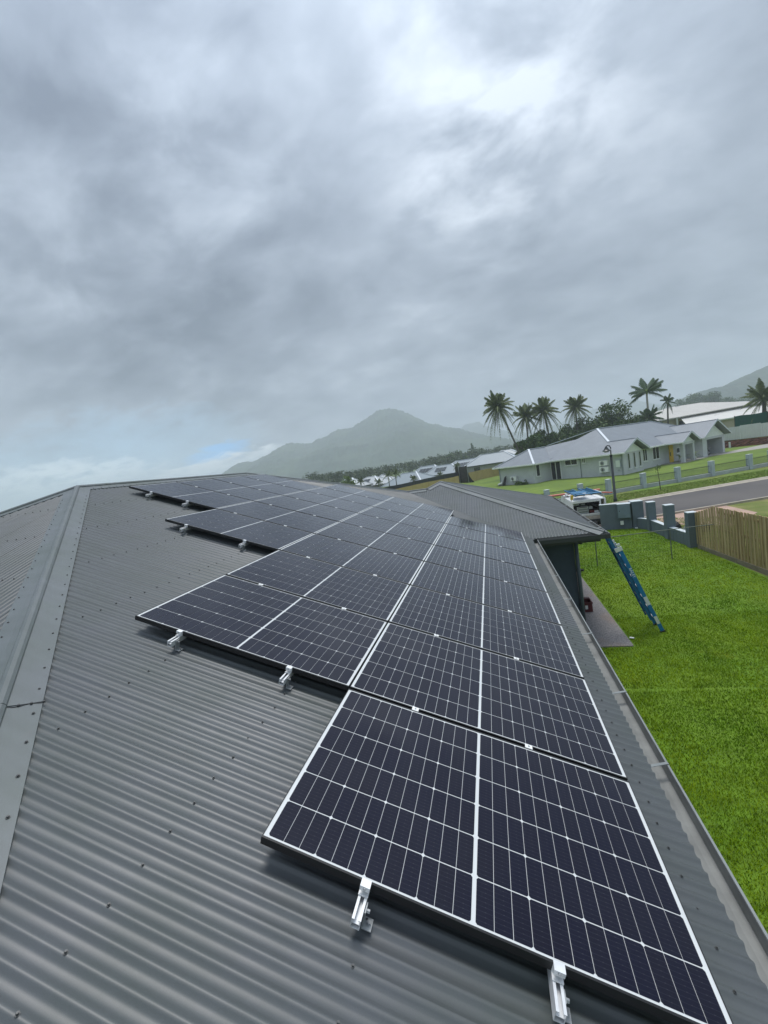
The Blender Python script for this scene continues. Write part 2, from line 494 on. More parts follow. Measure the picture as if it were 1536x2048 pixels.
def grass_mat():
    m, t, b = new_mat('grass_blades')
    b.inputs['Roughness'].default_value = 0.62
    b.inputs['Specular IOR Level'].default_value = 0.10
    g = N(t, 'ShaderNodeNewGeometry')
    tc = N(t, 'ShaderNodeTexCoord')
    n1 = N(t, 'ShaderNodeTexNoise')
    n1.inputs['Scale'].default_value = 0.42
    n1.inputs['Detail'].default_value = 3
    lk(t, tc.outputs['Object'], n1.inputs['Vector'])
    n2 = N(t, 'ShaderNodeTexNoise')
    n2.inputs['Scale'].default_value = 2.6
    n2.inputs['Detail'].default_value = 3
    lk(t, tc.outputs['Object'], n2.inputs['Vector'])
    f1 = N(t, 'ShaderNodeMapRange')
    f1.inputs['From Min'].default_value = 0.36
    f1.inputs['From Max'].default_value = 0.64
    lk(t, n1.outputs['Fac'], f1.inputs['Value'])
    f2 = N(t, 'ShaderNodeMapRange')
    f2.inputs['From Min'].default_value = 0.35
    f2.inputs['From Max'].default_value = 0.68
    lk(t, n2.outputs['Fac'], f2.inputs['Value'])
    c = mixc(t, f1.outputs[0], (0.122, 0.240, 0.003), (0.272, 0.380, 0.006))
    c = mixc(t, mth(t, 'MULTIPLY', f2.outputs[0], 0.45), c, (0.080, 0.170, 0.002))
    c = mixc(t, mth(t, 'MULTIPLY', mth(t, 'GREATER_THAN', g.outputs['Random Per Island'], 0.93), 0.4), c, (0.30, 0.33, 0.07))
    n3 = N(t, 'ShaderNodeTexNoise')
    n3.inputs['Scale'].default_value = 0.9
    n3.inputs['Detail'].default_value = 5
    n3.inputs['Roughness'].default_value = 0.65
    lk(t, tc.outputs['Object'], n3.inputs['Vector'])
    f3 = N(t, 'ShaderNodeMapRange')
    f3.inputs['From Min'].default_value = 0.57
    f3.inputs['From Max'].default_value = 0.72
    f3.inputs['To Max'].default_value = 0.55
    lk(t, n3.outputs['Fac'], f3.inputs['Value'])
    c = mixc(t, f3.outputs[0], c, (0.34, 0.37, 0.03))
    lk(t, c, b.inputs['Base Color'])
    b.inputs['Transmission Weight'].default_value = 0.0
    return m


MT['grass'] = grass_mat()


def timber_mat():
    m, t, b = new_mat('treated_pine')
    b.inputs['Roughness'].default_value = 0.85
    b.inputs['Specular IOR Level'].default_value = 0.25
    tc = N(t, 'ShaderNodeTexCoord')
    oi = N(t, 'ShaderNodeObjectInfo')
    mp = N(t, 'ShaderNodeMapping')
    mp.inputs['Scale'].default_value = (9, 9, 0.7)
    lk(t, tc.outputs['Object'], mp.inputs[0])
    add = N(t, 'ShaderNodeVectorMath', operation='ADD')
    cmb = N(t, 'ShaderNodeCombineXYZ')
    lk(t, mth(t, 'MULTIPLY', oi.outputs['Random'], 60.0), cmb.inputs[0])
    lk(t, mp.outputs[0], add.inputs[0])
    lk(t, cmb.outputs[0], add.inputs[1])
    no = N(t, 'ShaderNodeTexNoise')
    no.inputs['Scale'].default_value = 1.6
    no.inputs['Detail'].default_value = 6
    no.inputs['Roughness'].default_value = 0.65
    lk(t, add.outputs[0], no.inputs['Vector'])
    c = mixc(t, oi.outputs['Random'], (0.46, 0.335, 0.17), (0.62, 0.48, 0.27))
    f = N(t, 'ShaderNodeMapRange')
    f.inputs['From Min'].default_value = 0.42
    f.inputs['From Max'].default_value = 0.72
    f.inputs['To Max'].default_value = 0.85
    lk(t, no.outputs['Fac'], f.inputs['Value'])
    c = mixc(t, f.outputs[0], c, (0.18, 0.125, 0.060))
    lk(t, c, b.inputs['Base Color'])
    return m


MT['timber'] = timber_mat()


def path_mat():
    m, t, b = new_mat('exposed_aggregate')
    b.inputs['Roughness'].default_value = 0.8
    tc = N(t, 'ShaderNodeTexCoord')
    vo = N(t, 'ShaderNodeTexVoronoi')
    vo.inputs['Scale'].default_value = 70
    lk(t, tc.outputs['Object'], vo.inputs['Vector'])
    hs = N(t, 'ShaderNodeSeparateXYZ')
    lk(t, vo.outputs['Color'], hs.inputs[0])
    c = mixc(t, hs.outputs[0], (0.10, 0.095, 0.10), (0.30, 0.28, 0.27))
    no = N(t, 'ShaderNodeTexNoise')
    no.inputs['Scale'].default_value = 1.3
    no.inputs['Detail'].default_value = 5
    lk(t, tc.outputs['Object'], no.inputs['Vector'])
    f = N(t, 'ShaderNodeMapRange')
    f.inputs['From Min'].default_value = 0.55
    f.inputs['From Max'].default_value = 0.75
    f.inputs['To Max'].default_value = 0.45
    lk(t, no.outputs['Fac'], f.inputs['Value'])
    c = mixc(t, f.outputs[0], c, (0.26, 0.16, 0.10))
    lk(t, c, b.inputs['Base Color'])
    bp = N(t, 'ShaderNodeBump')
    bp.inputs['Strength'].default_value = 0.5
    bp.inputs['Distance'].default_value = 0.004
    lk(t, vo.outputs['Distance'], bp.inputs['Height'])
    lk(t, bp.outputs[0], b.inputs['Normal'])
    return m


MT['path'] = path_mat()


# ------------------------------------------------------------------ helpers: geometry
class MB:
    def __init__(s):
        s.v = []
        s.f = []
        s.m = []

    def add(s, vs, fs, mi=0):
        o = len(s.v)
        s.v.extend([tuple(map(float, p)) for p in vs])
        for f in fs:
            s.f.append(tuple(o + i for i in f))
            s.m.append(mi)
        return s

    def obox(s, c, ax, ay, az, mi=0):
        c, ax, ay, az = (np.array(q, float) for q in (c, ax, ay, az))
        vs = [c + i * ax + j * ay + k * az for k in (-1, 1) for j in (-1, 1) for i in (-1, 1)]
        return s.add(vs, [(0, 2, 3, 1), (4, 5, 7, 6), (0, 1, 5, 4), (2, 6, 7, 3), (0, 4, 6, 2), (1, 3, 7, 5)], mi)

    def box(s, x0, x1, y0, y1, z0, z1, mi=0):
        return s.obox(((x0 + x1) / 2, (y0 + y1) / 2, (z0 + z1) / 2), ((x1 - x0) / 2, 0, 0), (0, (y1 - y0) / 2, 0),
                      (0, 0, (z1 - z0) / 2), mi)

    def beam(s, p, q, wd, ht, mi=0, up=(0, 0, 1)):
        p, q, up = (np.array(t, float) for t in (p, q, up))
        d = q - p
        L = np.linalg.norm(d)
        d = d / L
        sd = np.cross(d, up)
        sd = sd / np.linalg.norm(sd)
        u2 = np.cross(sd, d)
        return s.obox((p + q) / 2, d * L / 2, sd * wd / 2, u2 * ht / 2, mi)

    def tube(s, pts, rs, n=8, mi=0, cap=True):
        pts = [np.array(p, float) for p in pts]
        if not hasattr(rs, '__len__'):
            rs = [rs] * len(pts)
        o = len(s.v)
        up = np.array((0, 0, 1.0))
        for i, p in enumerate(pts):
            d = pts[min(i + 1, len(pts) - 1)] - pts[max(i - 1, 0)]
            d = d / np.linalg.norm(d)
            a = np.cross(d, up)
            if np.linalg.norm(a) < 1e-3:
                a = np.cross(d, (1.0, 0, 0))
            a = a / np.linalg.norm(a)
            b = np.cross(d, a)
            for k in range(n):
                t = 2 * PI * k / n
                s.v.append(tuple(p + rs[i] * (math.cos(t) * a + math.sin(t) * b)))
        for i in range(len(pts) - 1):
            for k in range(n):
                k2 = (k + 1) % n
                s.f.append((o + i * n + k, o + i * n + k2, o + (i + 1) * n + k2, o + (i + 1) * n + k))
                s.m.append(mi)
        if cap:
            s.f.append(tuple(o + k for k in range(n))[::-1])
            s.m.append(mi)
            s.f.append(tuple(o + (len(pts) - 1) * n + k for k in range(n)))
            s.m.append(mi)
        return s

    def prism(s, poly, z0, z1, mi=0):
        n = len(poly)
        vs = [(p[0], p[1], z0) for p in poly] + [(p[0], p[1], z1) for p in poly]
        fs = [tuple(range(n))[::-1], tuple(range(n, 2 * n))]
        fs += [(i, (i + 1) % n, n + (i + 1) % n, n + i) for i in range(n)]
        return s.add(vs, fs, mi)

    def slab(s, poly, thick, mi=0):
        """closed slab under a planar 3-D polygon"""
        n = len(poly)
        vs = [tuple(p) for p in poly] + [(p[0], p[1], p[2] - thick) for p in poly]
        fs = [tuple(range(n)), tuple(range(n, 2 * n))[::-1]]
        fs += [(i, n + i, n + (i + 1) % n, (i + 1) % n) for i in range(n)]
        return s.add(vs, fs, mi)


WLOC = {}


def raw(name, v, f, mats, mi=None, smooth=False, parent=None):
    me = bpy.data.meshes.new(name)
    me.from_pydata(v, [], f)
    for m in (mats if isinstance(mats, (list, tuple)) else [mats]):
        me.materials.append(m)
    if mi is not None:
        me.polygons.foreach_set('material_index', mi)
    if smooth:
        me.polygons.foreach_set('use_smooth', [True] * len(me.polygons))
    me.update()
    o = bpy.data.objects.new(name, me)
    COL.objects.link(o)
    link(o, parent)
    return o


def link(o, parent):
    WLOC[o.name] = (0, 0, 0)
    if parent is not None:
        o.parent = parent
        l = WLOC[parent.name]
        o.matrix_parent_inverse = Matrix.Translation((-l[0], -l[1], -l[2]))


def build(name, mb, mats, parent=None, smooth=False):
    return raw(name, mb.v, mb.f, mats, mb.m, smooth, parent)


def tag(o, label=None, cat=None, group=None, kind=None):
    if label:
        o['label'] = label
    if cat:
        o['category'] = cat
    if group:
        o['group'] = group
    if kind:
        o['kind'] = kind
    return o


def thing(name, label, cat, loc=(0, 0, 0), group=None):
    o = bpy.data.objects.new(name, None)
    o.empty_display_size = 0.2
    COL.objects.link(o)
    o.location = loc
    WLOC[o.name] = tuple(float(x) for x in loc)
    return tag(o, label, cat, group)


def np_mesh(name, verts, tris, mats, smooth=False, parent=None, mi=None):
    """verts (n,3), tris (m,3) through foreach_set"""
    me = bpy.data.meshes.new(name)
    nv, nf = len(verts), len(tris)
    k = tris.shape[1]
    me.vertices.add(nv)
    me.vertices.foreach_set('co', np.asarray(verts, np.float32).ravel())
    me.loops.add(nf * k)
    me.loops.foreach_set('vertex_index', np.asarray(tris, np.int32).ravel())
    me.polygons.add(nf)
    me.polygons.foreach_set('loop_start', np.arange(0, nf * k, k, dtype=np.int32))
    me.polygons.foreach_set('loop_total', np.full(nf, k, np.int32))
    for m in (mats if isinstance(mats, (list, tuple)) else [mats]):
        me.materials.append(m)
    if mi is not None:
        me.polygons.foreach_set('material_index', np.asarray(mi, np.int32))
    if smooth:
        me.polygons.foreach_set('use_smooth', np.ones(nf, bool))
    me.update(calc_edges=True)
    o = bpy.data.objects.new(name, me)
    COL.objects.link(o)
    link(o, parent)
    return o


# ------------------------------------------------------------------ ground, roads
def ground():
    n = 40
    R = 2300.0
    b = MB()
    b.add([(-R, -R, -0.03), (R, -R, -0.03), (R, R, -0.03), (-R, R, -0.03)], [(0, 1, 2, 3)])
    tag(build('ground', b, MT['ground']), kind='structure')

    def sheet(name, poly, z, m):
        q = MB()
        q.add([(p[0], p[1], z) for p in poly], [tuple(range(len(poly)))])
        return tag(build(name, q, m), kind='structure')
    # home yard
    sheet('lawn', [(6.0, -14), (13.7, -14), (13.7, 22.2), (6.0, 22.2)], 0.0, MT['lawn'])
    sheet('verge', [(13.66, -20), (120, -20), (120, 60), (13.66, 24.6)], -0.006, MT['verge_dry'])
    # street, runs about 20 degrees off the house
    def ln(x, x0, y0, sl):
        return y0 + sl * (x - x0)
    far = lambda x: ln(x, 16.4, 31.2, 0.366)
    near = lambda x: ln(x, 13.2, 24.5, 0.325)
    sheet('road', [(-60, near(-60)), (120, near(120)), (120, far(120)), (-60, far(-60))], 0.006, MT['asphalt'])
    k = MB()
    for nm, fn, s in (('a', far, 1), ('b', near, -1)):
        x0, x1 = -60.0, 120.0
        d = np.array([1, 0.35])
        d = d / np.linalg.norm(d)
        nrm = np.array([-d[1], d[0]]) * s
        prof = [(0.0, 0.012), (0.30, 0.03), (0.42, 0.10), (0.60, 0.11), (0.60, -0.02)]
        vs, fs = [], []
        for x in (x0, x1):
            base = np.array([x, fn(x)])
            for o, z in prof:
                q = base + nrm * o
                vs.append((q[0], q[1], z))
        m = len(prof)
        for i in range(m - 1):
            fs.append((i, i + 1, m + i + 1, m + i))
        k.add(vs, fs)
    tag(build('kerb', k, MT['kerb']), kind='structure')
    # grass between street and the grey fence, then the neighbour's lawn
    sheet('far_verge', [(-60, far(-60) + .62), (120, far(120) + .62), (120, 85), (33, 45.4), (13, 36.2), (-60, 6)], 0.002, MT['verge'])
    sheet('neighbour_lawn', [(-40, 18), (13, 36.4), (33, 45.6), (75, 66), (75, 110), (20, 130), (-25, 120), (-18, 90)], -0.004, MT['far_lawn'])
    sheet('driveway', [(13.9, 22.6), (16.4, 20.4), (18.6, 22.8), (18.6, 25.6), (14.6, 24.4)], 0.004, MT['driveway'])
    sheet('carport_apron', [(2, 21.6), (11.3, 21.6), (11.4, 22.5), (12.8, 24.3), (2, 20.9)], 0.006, MT['driveway'])
    sheet('next_lot_lawn', [(18.5, 2), (60, 2), (60, 24), (21.4, 24.0), (18.8, 21.0)], 0.001, MT['bright_lawn'])
    # concrete path round the house
    p = MB()
    p.prism([(6.33, 8.8), (8.82, 8.8), (8.82, 17.5), (7.95, 17.5), (7.95, 9.89), (6.33, 9.89)], -0.1, 0.025)
    tag(build('path', p, MT['path']), kind='structure')


ground()

# ------------------------------------------------------------------ the house with the corrugated roof
TAN = math.tan(math.radians(20))
CS, SN = math.cos(math.radians(20)), math.sin(math.radians(20))
ZO = 5.3
XR = -0.62            # ridge
ZR = -0.1277 + 0.62 * 0.36397 + ZO
XE = 6.93             # sheet end at the gutter
ZE = ZR - (XE - XR) * TAN
YA, YF = 4.18, 9.28   # ends of the ridge
PITCH = 0.076


def PA(u, v, n):
    """array coordinates (down the slope, along the ridge, off the glass) -> world"""
    return np.array([u * CS + n * SN, v, -u * SN + n * CS + ZO])


house = thing('house', 'grey house under a corrugated steel roof covered with solar panels', 'house', (0, 5, 0))


def roof_sheets(O, L, D, s0, s1, dmin, dmax, phase, name='roof_sheet', step=8, sheet=10, lapat=-99.0):
    """corrugated sheets: O on the ridge level, L along the ridge, D down the slope (horizontal units)"""
    O, L, D = (np.array(q, float) for q in (O, L, D))
    nrm = np.array([D[0] * SN, D[1] * SN, CS])
    k0 = math.floor((s0 - phase) / PITCH / sheet)
    k1 = math.ceil((s1 - phase) / PITCH / sheet)
    for k in range(k0, k1):
        a = max(s0, phase + k * sheet * PITCH)
        b = min(s1, phase + (k + 1) * sheet * PITCH + 0.006)
        if b - a < 0.02:
            continue
        n = max(2, int(round((b - a) / PITCH * step)) + 1)
        ss = np.linspace(a, b, n)
        V, F = [], []
        for s in ss:
            h = -0.014 + 0.014 * (0.5 + 0.5 * math.cos(2 * PI * (s - phase) / PITCH)) ** 2.1
            fr = (s - a) / (b - a)
            h += (0.005 if abs(b - lapat) < 0.4 else 0.0016) * max(0.0, fr - 0.93) / 0.07
            d0, d1 = dmin(s), dmax(s)
            if d1 < d0:
                d1 = d0
            for d in (d0, d0 + (d1 - d0) * 0.5, d1):
                p = O + s * L + d * D
                V.append((p[0] + nrm[0] * h, p[1] + nrm[1] * h, O[2] - d * TAN + nrm[2] * h))
        for i in range(n - 1):
            for j in (0, 1):
                q = (i * 3 + j, i * 3 + j + 1, i * 3 + 3 + j + 1, i * 3 + 3 + j)
                F.append(q)
        raw(name, V, F, MT['roof'], smooth=True, parent=house)


KH = XR + YA          # hip: X + Y = KH
KF = YF - XR          # far hip: Y - X = KF
KV = 16.27            # valley: X + Y = KV
YW = KV - XE          # near eave of the wing
CREST = -0.191
LRUN = XE - XR
# east slope with the panels
roof_sheets((XR, 0, ZR), (0, 1, 0), (1, 0, 0), KH - XE, 13.06,
            lambda s: max(0.0, KH - s - XR, s - KF - XR),
            lambda s: LRUN if s < YW else KV - s - XR, CREST, lapat=0.67)
# south hip end (left of the hip cap)
roof_sheets((0, YA, ZR), (1, 0, 0), (0, -1, 0), XR - LRUN, XE,
            lambda s: abs(s - XR), lambda s: LRUN, 0.0)
# west slope and north end (behind)
roof_sheets((XR, 0, ZR), (0, 1, 0), (-1, 0, 0), YA - LRUN, YF + LRUN,
            lambda s: max(0.0, YA - s, s - YF), lambda s: LRUN, 0.0, step=6)
roof_sheets((0, YF, ZR), (1, 0, 0), (0, 1, 0), XR - LRUN, 3.25,
            lambda s: abs(s - XR), lambda s: LRUN, 0.0, step=6)
# wing: near slope, end slope, far slope, back slope
XW = 8.54
YAP = YW + (17.88 - KV) / 1 * 0 + 4.17
XAP = XW - (YAP - YW)
ZW = ZE + (YAP - YW) * TAN
XK = 3.86
roof_sheets((0, YAP, ZW), (1, 0, 0), (0, -1, 0), 3.21, XW,
            lambda s: (YAP - 13.06 if s < XAP - (YAP - 13.06) else (XAP - s if s < XAP else s - XAP)),
            lambda s: (YAP - YW) if s > XE else YAP - (KV - s), 0.0)
roof_sheets((XAP, 0, ZW), (0, 1, 0), (1, 0, 0), YW, 2 * YAP - YW,
            lambda s: abs(s - YAP), lambda s: XW - XAP, 0.0)
roof_sheets((0, YAP, ZW), (1, 0, 0), (0, 1, 0), 0.2, XW,
            lambda s: (XAP - s if s < XAP else s - XAP), lambda s: YAP - YW, 0.0, step=6)
roof_sheets((XAP, 0, ZW), (0, 1, 0), (-1, 0, 0), 13.06, 2 * YAP - YW,
            lambda s: abs(s - YAP), lambda s: 4.17, 0.0, step=6)


def nrm_of(D):
    return np.array([D[0] * SN, D[1] * SN, CS])


def cap(p0, p1, Da, Db, half=0.187, name='hip_cap', bead=0.034, lift=0.004, mat_=None, wob=0.0015):
    """folded capping over the line p0-p1 between slopes falling towards Da and Db"""
    p0, p1 = np.array(p0, float), np.array(p1, float)
    t = (p1 - p0) / np.linalg.norm(p1 - p0)
    rows = []
    for D, sg in ((Da, -1), (Db, 1)):
        n = nrm_of(D)
        e = np.cross(n, t)
        if e @ np.array([D[0], D[1], 0]) < 0:
            e = -e
        rows.append((e / np.linalg.norm(e), n))
    up = np.array([0, 0, 1.0])
    (ea, na), (eb, nb) = rows
    prof = [(ea, na, half, -0.010), (ea, na, half, lift + .001), (ea, na, half * .5, lift), (ea, na, .034, lift + .004), (ea, na, .030, lift + .018),
            (ea, na, .014, bead), (None, up, 0, bead + .004), (eb, nb, .014, bead), (eb, nb, .030, lift + .018),
            (eb, nb, .034, lift + .004), (eb, nb, half * .5, lift), (eb, nb, half, lift + .001), (eb, nb, half, -0.010)]
    m = len(prof)
    L = np.linalg.norm(p1 - p0)
    ns = max(2, int(L / 0.35))
    V, F = [], []
    for i in range(ns + 1):
        c = p0 + (p1 - p0) * i / ns
        for j, (e, n, off, h) in enumerate(prof):
            q = c + (e * off if e is not None else 0) + n * h
            if j in (2, 3, 9, 10):
                q = q + n * random.uniform(-wob, wob * 1.5)
            V.append(tuple(q))
    for i in range(ns):
        for j in range(m - 1):
            F.append((i * m + j, i * m + j + 1, (i + 1) * m + j + 1, (i + 1) * m + j))
    # end closers
    F.append(tuple(range(m)))
    F.append(tuple(ns * m + j for j in range(m)))
    o = raw(name, V, F, mat_ or MT['cap'], parent=house)
    return o


AP = np.array([XR, YA, ZR])
AF = np.array([XR, YF, ZR])


def hip_pt(dx):
    return np.array([XR + dx, YA - dx, ZR - dx * TAN])


E_, S_, W_, N_ = (1, 0), (0, -1), (-1, 0), (0, 1)
LAP = 4.02
cap(hip_pt(0.0), hip_pt(LAP), S_, E_, lift=0.007, bead=0.037)
cap(hip_pt(LAP - 0.08), hip_pt(LRUN + 0.02), S_, E_)
cap(AP, AF, W_, E_, name='ridge_cap')
cap(AF, AF + np.array([LRUN * .53, LRUN * .53, -LRUN * .53 * TAN]), E_, N_)
cap(AP, AP + np.array([-LRUN, -LRUN, -LRUN * TAN]), S_, W_)
cap(AF, AF + np.array([-LRUN, LRUN, -LRUN * TAN]), W_, N_)
APW = np.array([XAP, YAP, ZW])
cap(APW, np.array([XW + .02, YW - .02, ZE]), S_, E_)
cap(APW, np.array([XW, 2 * YAP - YW, ZE]), E_, N_)
dK = YAP - 13.06
KP = np.array([XAP - dK, 13.06, ZW - dK * TAN])
cap(KP, APW, S_, W_)
cap(np.array([3.15, 13.06, KP[2]]), KP, S_, N_, name='ridge_cap')
# sealed lap in the near hip cap
sl_ = MB()
cpt = hip_pt(LAP + 0.005)
for D, offs in ((E_, (0.035, 0.2)), (S_, (0.035, 0.2))):
    t = (hip_pt(1) - hip_pt(0))
    t = t / np.linalg.norm(t)
    n = nrm_of(D)
    e = np.cross(n, t)
    if e @ np.array([D[0], D[1], 0]) < 0:
        e = -e
    pts = [cpt + e * (offs[0] + (offs[1] - offs[0]) * i / 6) + n * (0.008) + t * 0.006 * math.sin(i * 1.3) for i in range(7)]
    sl_.tube(pts, 0.0022, 5)
    for k in (0.3, 0.65, 1.0):
        c = cpt + e * (offs[0] + (offs[1] - offs[0]) * k * .95) + n * 0.008
        sl_.tube([c, c + n * 0.008], 0.007, 6)
build('sealant_line', sl_, MT['sealant'], house)

# valley flashing between the main slope and the wing (dark gap)
vb = MB()
va, vz = np.array([XE + .04, YW - .04, ZE]), np.array([3.2, 13.07, ZR - (3.2 - XR) * TAN])
tv = (vz - va) / np.linalg.norm(vz - va)
sd = np.array([tv[1], -tv[0], 0])
sd /= np.linalg.norm(sd)
vb.obox((va + vz) / 2 - np.array([0, 0, 0.03]), (vz - va) / 2, sd * 0.12, np.array([0, 0, 0.004]))
build('valley_gutter', vb, MT['gutter_dark'], house)


# roofing screws
def screws():
    V, F = [], []

    def screw(c, n, r=0.0075):
        n = np.array(n, float)
        a = np.cross(n, (0.3, 0.9, 0.1))
        a /= np.linalg.norm(a)
        b = np.cross(n, a)
        o = len(V)
        for (h, rr) in ((0.0, r), (0.002, r), (0.002, r * .62), (0.009, r * .55)):
            for k in range(6):
                t = PI / 3 * k
                V.append(tuple(c + n * h + rr * (math.cos(t) * a + math.sin(t) * b)))
        for l in range(3):
            for k in range(6):
                k2 = (k + 1) % 6
                F.append((o + l * 6 + k, o + l * 6 + k2, o + l * 6 + 6 + k2, o + l * 6 + 6 + k))
        F.append(tuple(o + 18 + k for k in range(6)))
    n = nrm_of(E_)
    for u in (0.405, 1.31, 2.22, 3.127, 4.037, 4.94, 5.845, 7.272):
        for k in range(-24, 90):
            v = CREST + 2 * k * PITCH + (PITCH if u in (3.127, 4.037) else 0)
            X = PA(u, v, -0.12)[0]
            if X + v < KH + 0.31 or v - X > KF - 0.31 or X + v > KV - .1:
                continue
            screw(PA(u + random.uniform(-.006, .006), v, -0.1205), n)
    n = nrm_of(S_)
    for dd in (0.9, 1.8, 2.7, 3.6, 4.5, 5.4, 6.3, 7.1):
        for k in range(-50, 50):
            x = 2 * k * PITCH
            if abs(x - XR) > dd - .32:
                continue
            screw(np.array([x, YA - dd, ZR - dd * TAN]), n)
    # along both edges of the near hip cap and the ridge cap
    for D in (E_, S_):
        n = nrm_of(D)
        for k in range(2, 48):
            dx = 0.152 * k + (0.02 if D == E_ else 0.07)
            if dx > LRUN - .1:
                continue
            c = hip_pt(dx)
            off = 0.165 * math.sqrt(2) / 1.0
            if D == E_:
                q = np.array([c[0] + off * .70, c[1] + off * .70 - off * .0, 0])
                q = np.array([c[0] + 0.165 * 1.30, c[1] , 0])
                q[2] = ZR - (q[0] - XR) * TAN
            else:
                q = np.array([c[0], c[1] - 0.165 * 1.30, 0])
                q[2] = ZR - (YA - q[1]) * TAN
            screw(q + n * 0.006, n, 0.009)
    n = nrm_of(E_)
    for k in range(1, 34):
        y = YA + 0.152 * k
        screw(np.array([XR + .165 * CS, y, ZR - .165 * SN]) + n * .006, n)
    o = raw('roof_screws', V, F, MT['screw'], parent=house)
    o['kind'] = 'stuff'


screws()


def gutter_run(p, q, out, name='gutter', drop=0.055):
    """quad gutter: p-q is the sheet end line, out the horizontal outward direction"""
    p, q = np.array(p, float), np.array(q, float)
    out = np.array([out[0], out[1], 0.0])
    # offset outwards, height relative to the sheet end
    prof = [(-0.045, -0.02), (-0.045, -0.105), (0.065, -0.125), (0.110, -0.125), (0.118, -0.048), (0.110, -0.034), (0.122, -0.030),
            (0.130, -0.046), (0.124, -0.150), (-0.055, -0.150), (-0.055, -0.02)]
    V, F = [], []
    m = len(prof)
    for c in (p, q):
        for o, z in prof:
            r = c + out * o + np.array([0, 0, z])
            V.append(tuple(r))
    for i in range(m - 1):
        F.append((i, i + 1, m + i + 1, m + i))
    return raw(name, V, F, [MT['gutter'], MT['gutter_dark']],
               [1 if i in (6, 7, 8) else 0 for i in range(m - 1)], parent=house)


gutter_run((XE, KH - XE - .1, ZE), (XE, YW - .02, ZE), E_)
gutter_run((XE + .13, YW, ZE), (XW + .12, YW, ZE), S_)
gutter_run((XW, YW - .12, ZE), (XW, 2 * YAP - YW, ZE), E_)
gutter_run((XR - LRUN, YA - LRUN, ZE), (XE, YA - LRUN, ZE), S_)
# pale lip line along the gutter front
lip = MB()
lip.beam((XE + .117, KH - XE, ZE - .031), (XE + .117, YW - .1, ZE - .031), 0.012, 0.006)
lip.beam((XW + .117, YW - .1, ZE - .031), (XW + .117, 2 * YAP - YW, ZE - .031), 0.012, 0.006)
build('gutter_lip', lip, MT['strap'], house)
fb = MB()
fb.box(XE - .08, XE - .055, KH - XE, YW + .2, ZE - .24, ZE - .02)
fb.box(XE - .08, XW - .055, YW + .055, YW + .08, ZE - .24, ZE - .02)
fb.box(XW - .08, XW - .055, YW + .082, 2 * YAP - YW, ZE - .24, ZE - .02)
build('fascia', fb, MT['gutter_dark'], house)
for y in (-2.2, -1.0, 0.32, 1.56, 2.45, 3.7, 4.9, 6.1, 7.3, 8.5):
    s = MB()
    s.beam((XE - .02, y, ZE - .018), (XE + .122, y + .05, ZE - .024), 0.022, 0.003)
    s.obox((XE - .03, y, ZE - .03), (.004, 0, 0), (0, .016, 0), (0, 0, .018))
    build('gutter_strap', s, MT['strap'], house)
for y in (9.95, 10.9, 12.0, 13.2, 14.6, 16.0):
    s = MB()
    s.beam((XW - .02, y, ZE - .018), (XW + .122, y + .04, ZE - .024), 0.03, 0.003)
    build('gutter_strap', s, MT['alu_dull'], house)
# walls, soffit, downpipe
wb = MB()
wb.box(-7.6, 6.33, -2.8, 16.2, 0.0, ZE - .2)
build('wall', wb, MT['wall_dark'], house)
wb = MB()
wb.box(6.331, 7.95, YW + .55, 17.1, 0.0, ZE - .2)
build('wing_wall', wb, MT['wall_dark'], house)
so = MB()
so.box(6.331, XE - .085, KH - XE + .05, YW + .5, ZE - .20, ZE - .19)
so.box(6.331, XW - .085, YW + .085, YW + .549, ZE - .201, ZE - .191)
so.box(7.951, XW - .085, YW + .55, 17.3, ZE - .202, ZE - .192)
build('soffit', so, MT['soffit'], house)
dp = MB()
dp.tube([(7.995, YW + .50, ZE - .21), (7.995, YW + .50, 1.2), (7.995, YW + .50, 0.03)], 0.05, 12)
dp.tube([(8.10, YW + .50, ZE - .36), (8.10, YW + .50, ZE - .22)], 0.06, 12)
dp.tube([(8.0, YW + .50, ZE - .35), (8.10, YW + .50, ZE - .30)], 0.045, 10)
build('downpipe', dp, MT['pipe'], house, smooth=True)

# ------------------------------------------------------------------ solar panels
PL, PW = 1.774, 1.134
PU, PV = 1.782, PW + 0.02
CU, CV = 0.07148, 0.1835
U0, V0 = 0.0215, 0.0165
UG = PL - 2 * U0 - 24 * CU     # bar in the middle
VG = (PW - 2 * V0 - 6 * CV)


def cell_poly(kind):
    gu, gv, ch = 0.0011, 0.0028, 0.0068
    x0, x1, y0, y1 = gu, CU - gu, gv, CV - gv
    if kind == 0:
        return [(x0 + ch, y0), (x1, y0), (x1, y1), (x0 + ch, y1), (x0, y1 - ch), (x0, y0 + ch)]
    if kind == 2:
        return [(x0, y0), (x1 - ch, y0), (x1, y0 + ch), (x1, y1 - ch), (x1 - ch, y1), (x0, y1)]
    return [(x0, y0), (x1, y0), (x1, y1), (x0, y1)]


def cell_origin(i, j):
    return U0 + i * CU + (UG if i >= 12 else 0), V0 + j * CV + (VG / 5 * j)


def with_uv(me, uvs):
    uv = me.uv_layers.new(name='UVMap')
    uv.data.foreach_set('uv', np.array(uvs, np.float32).ravel())


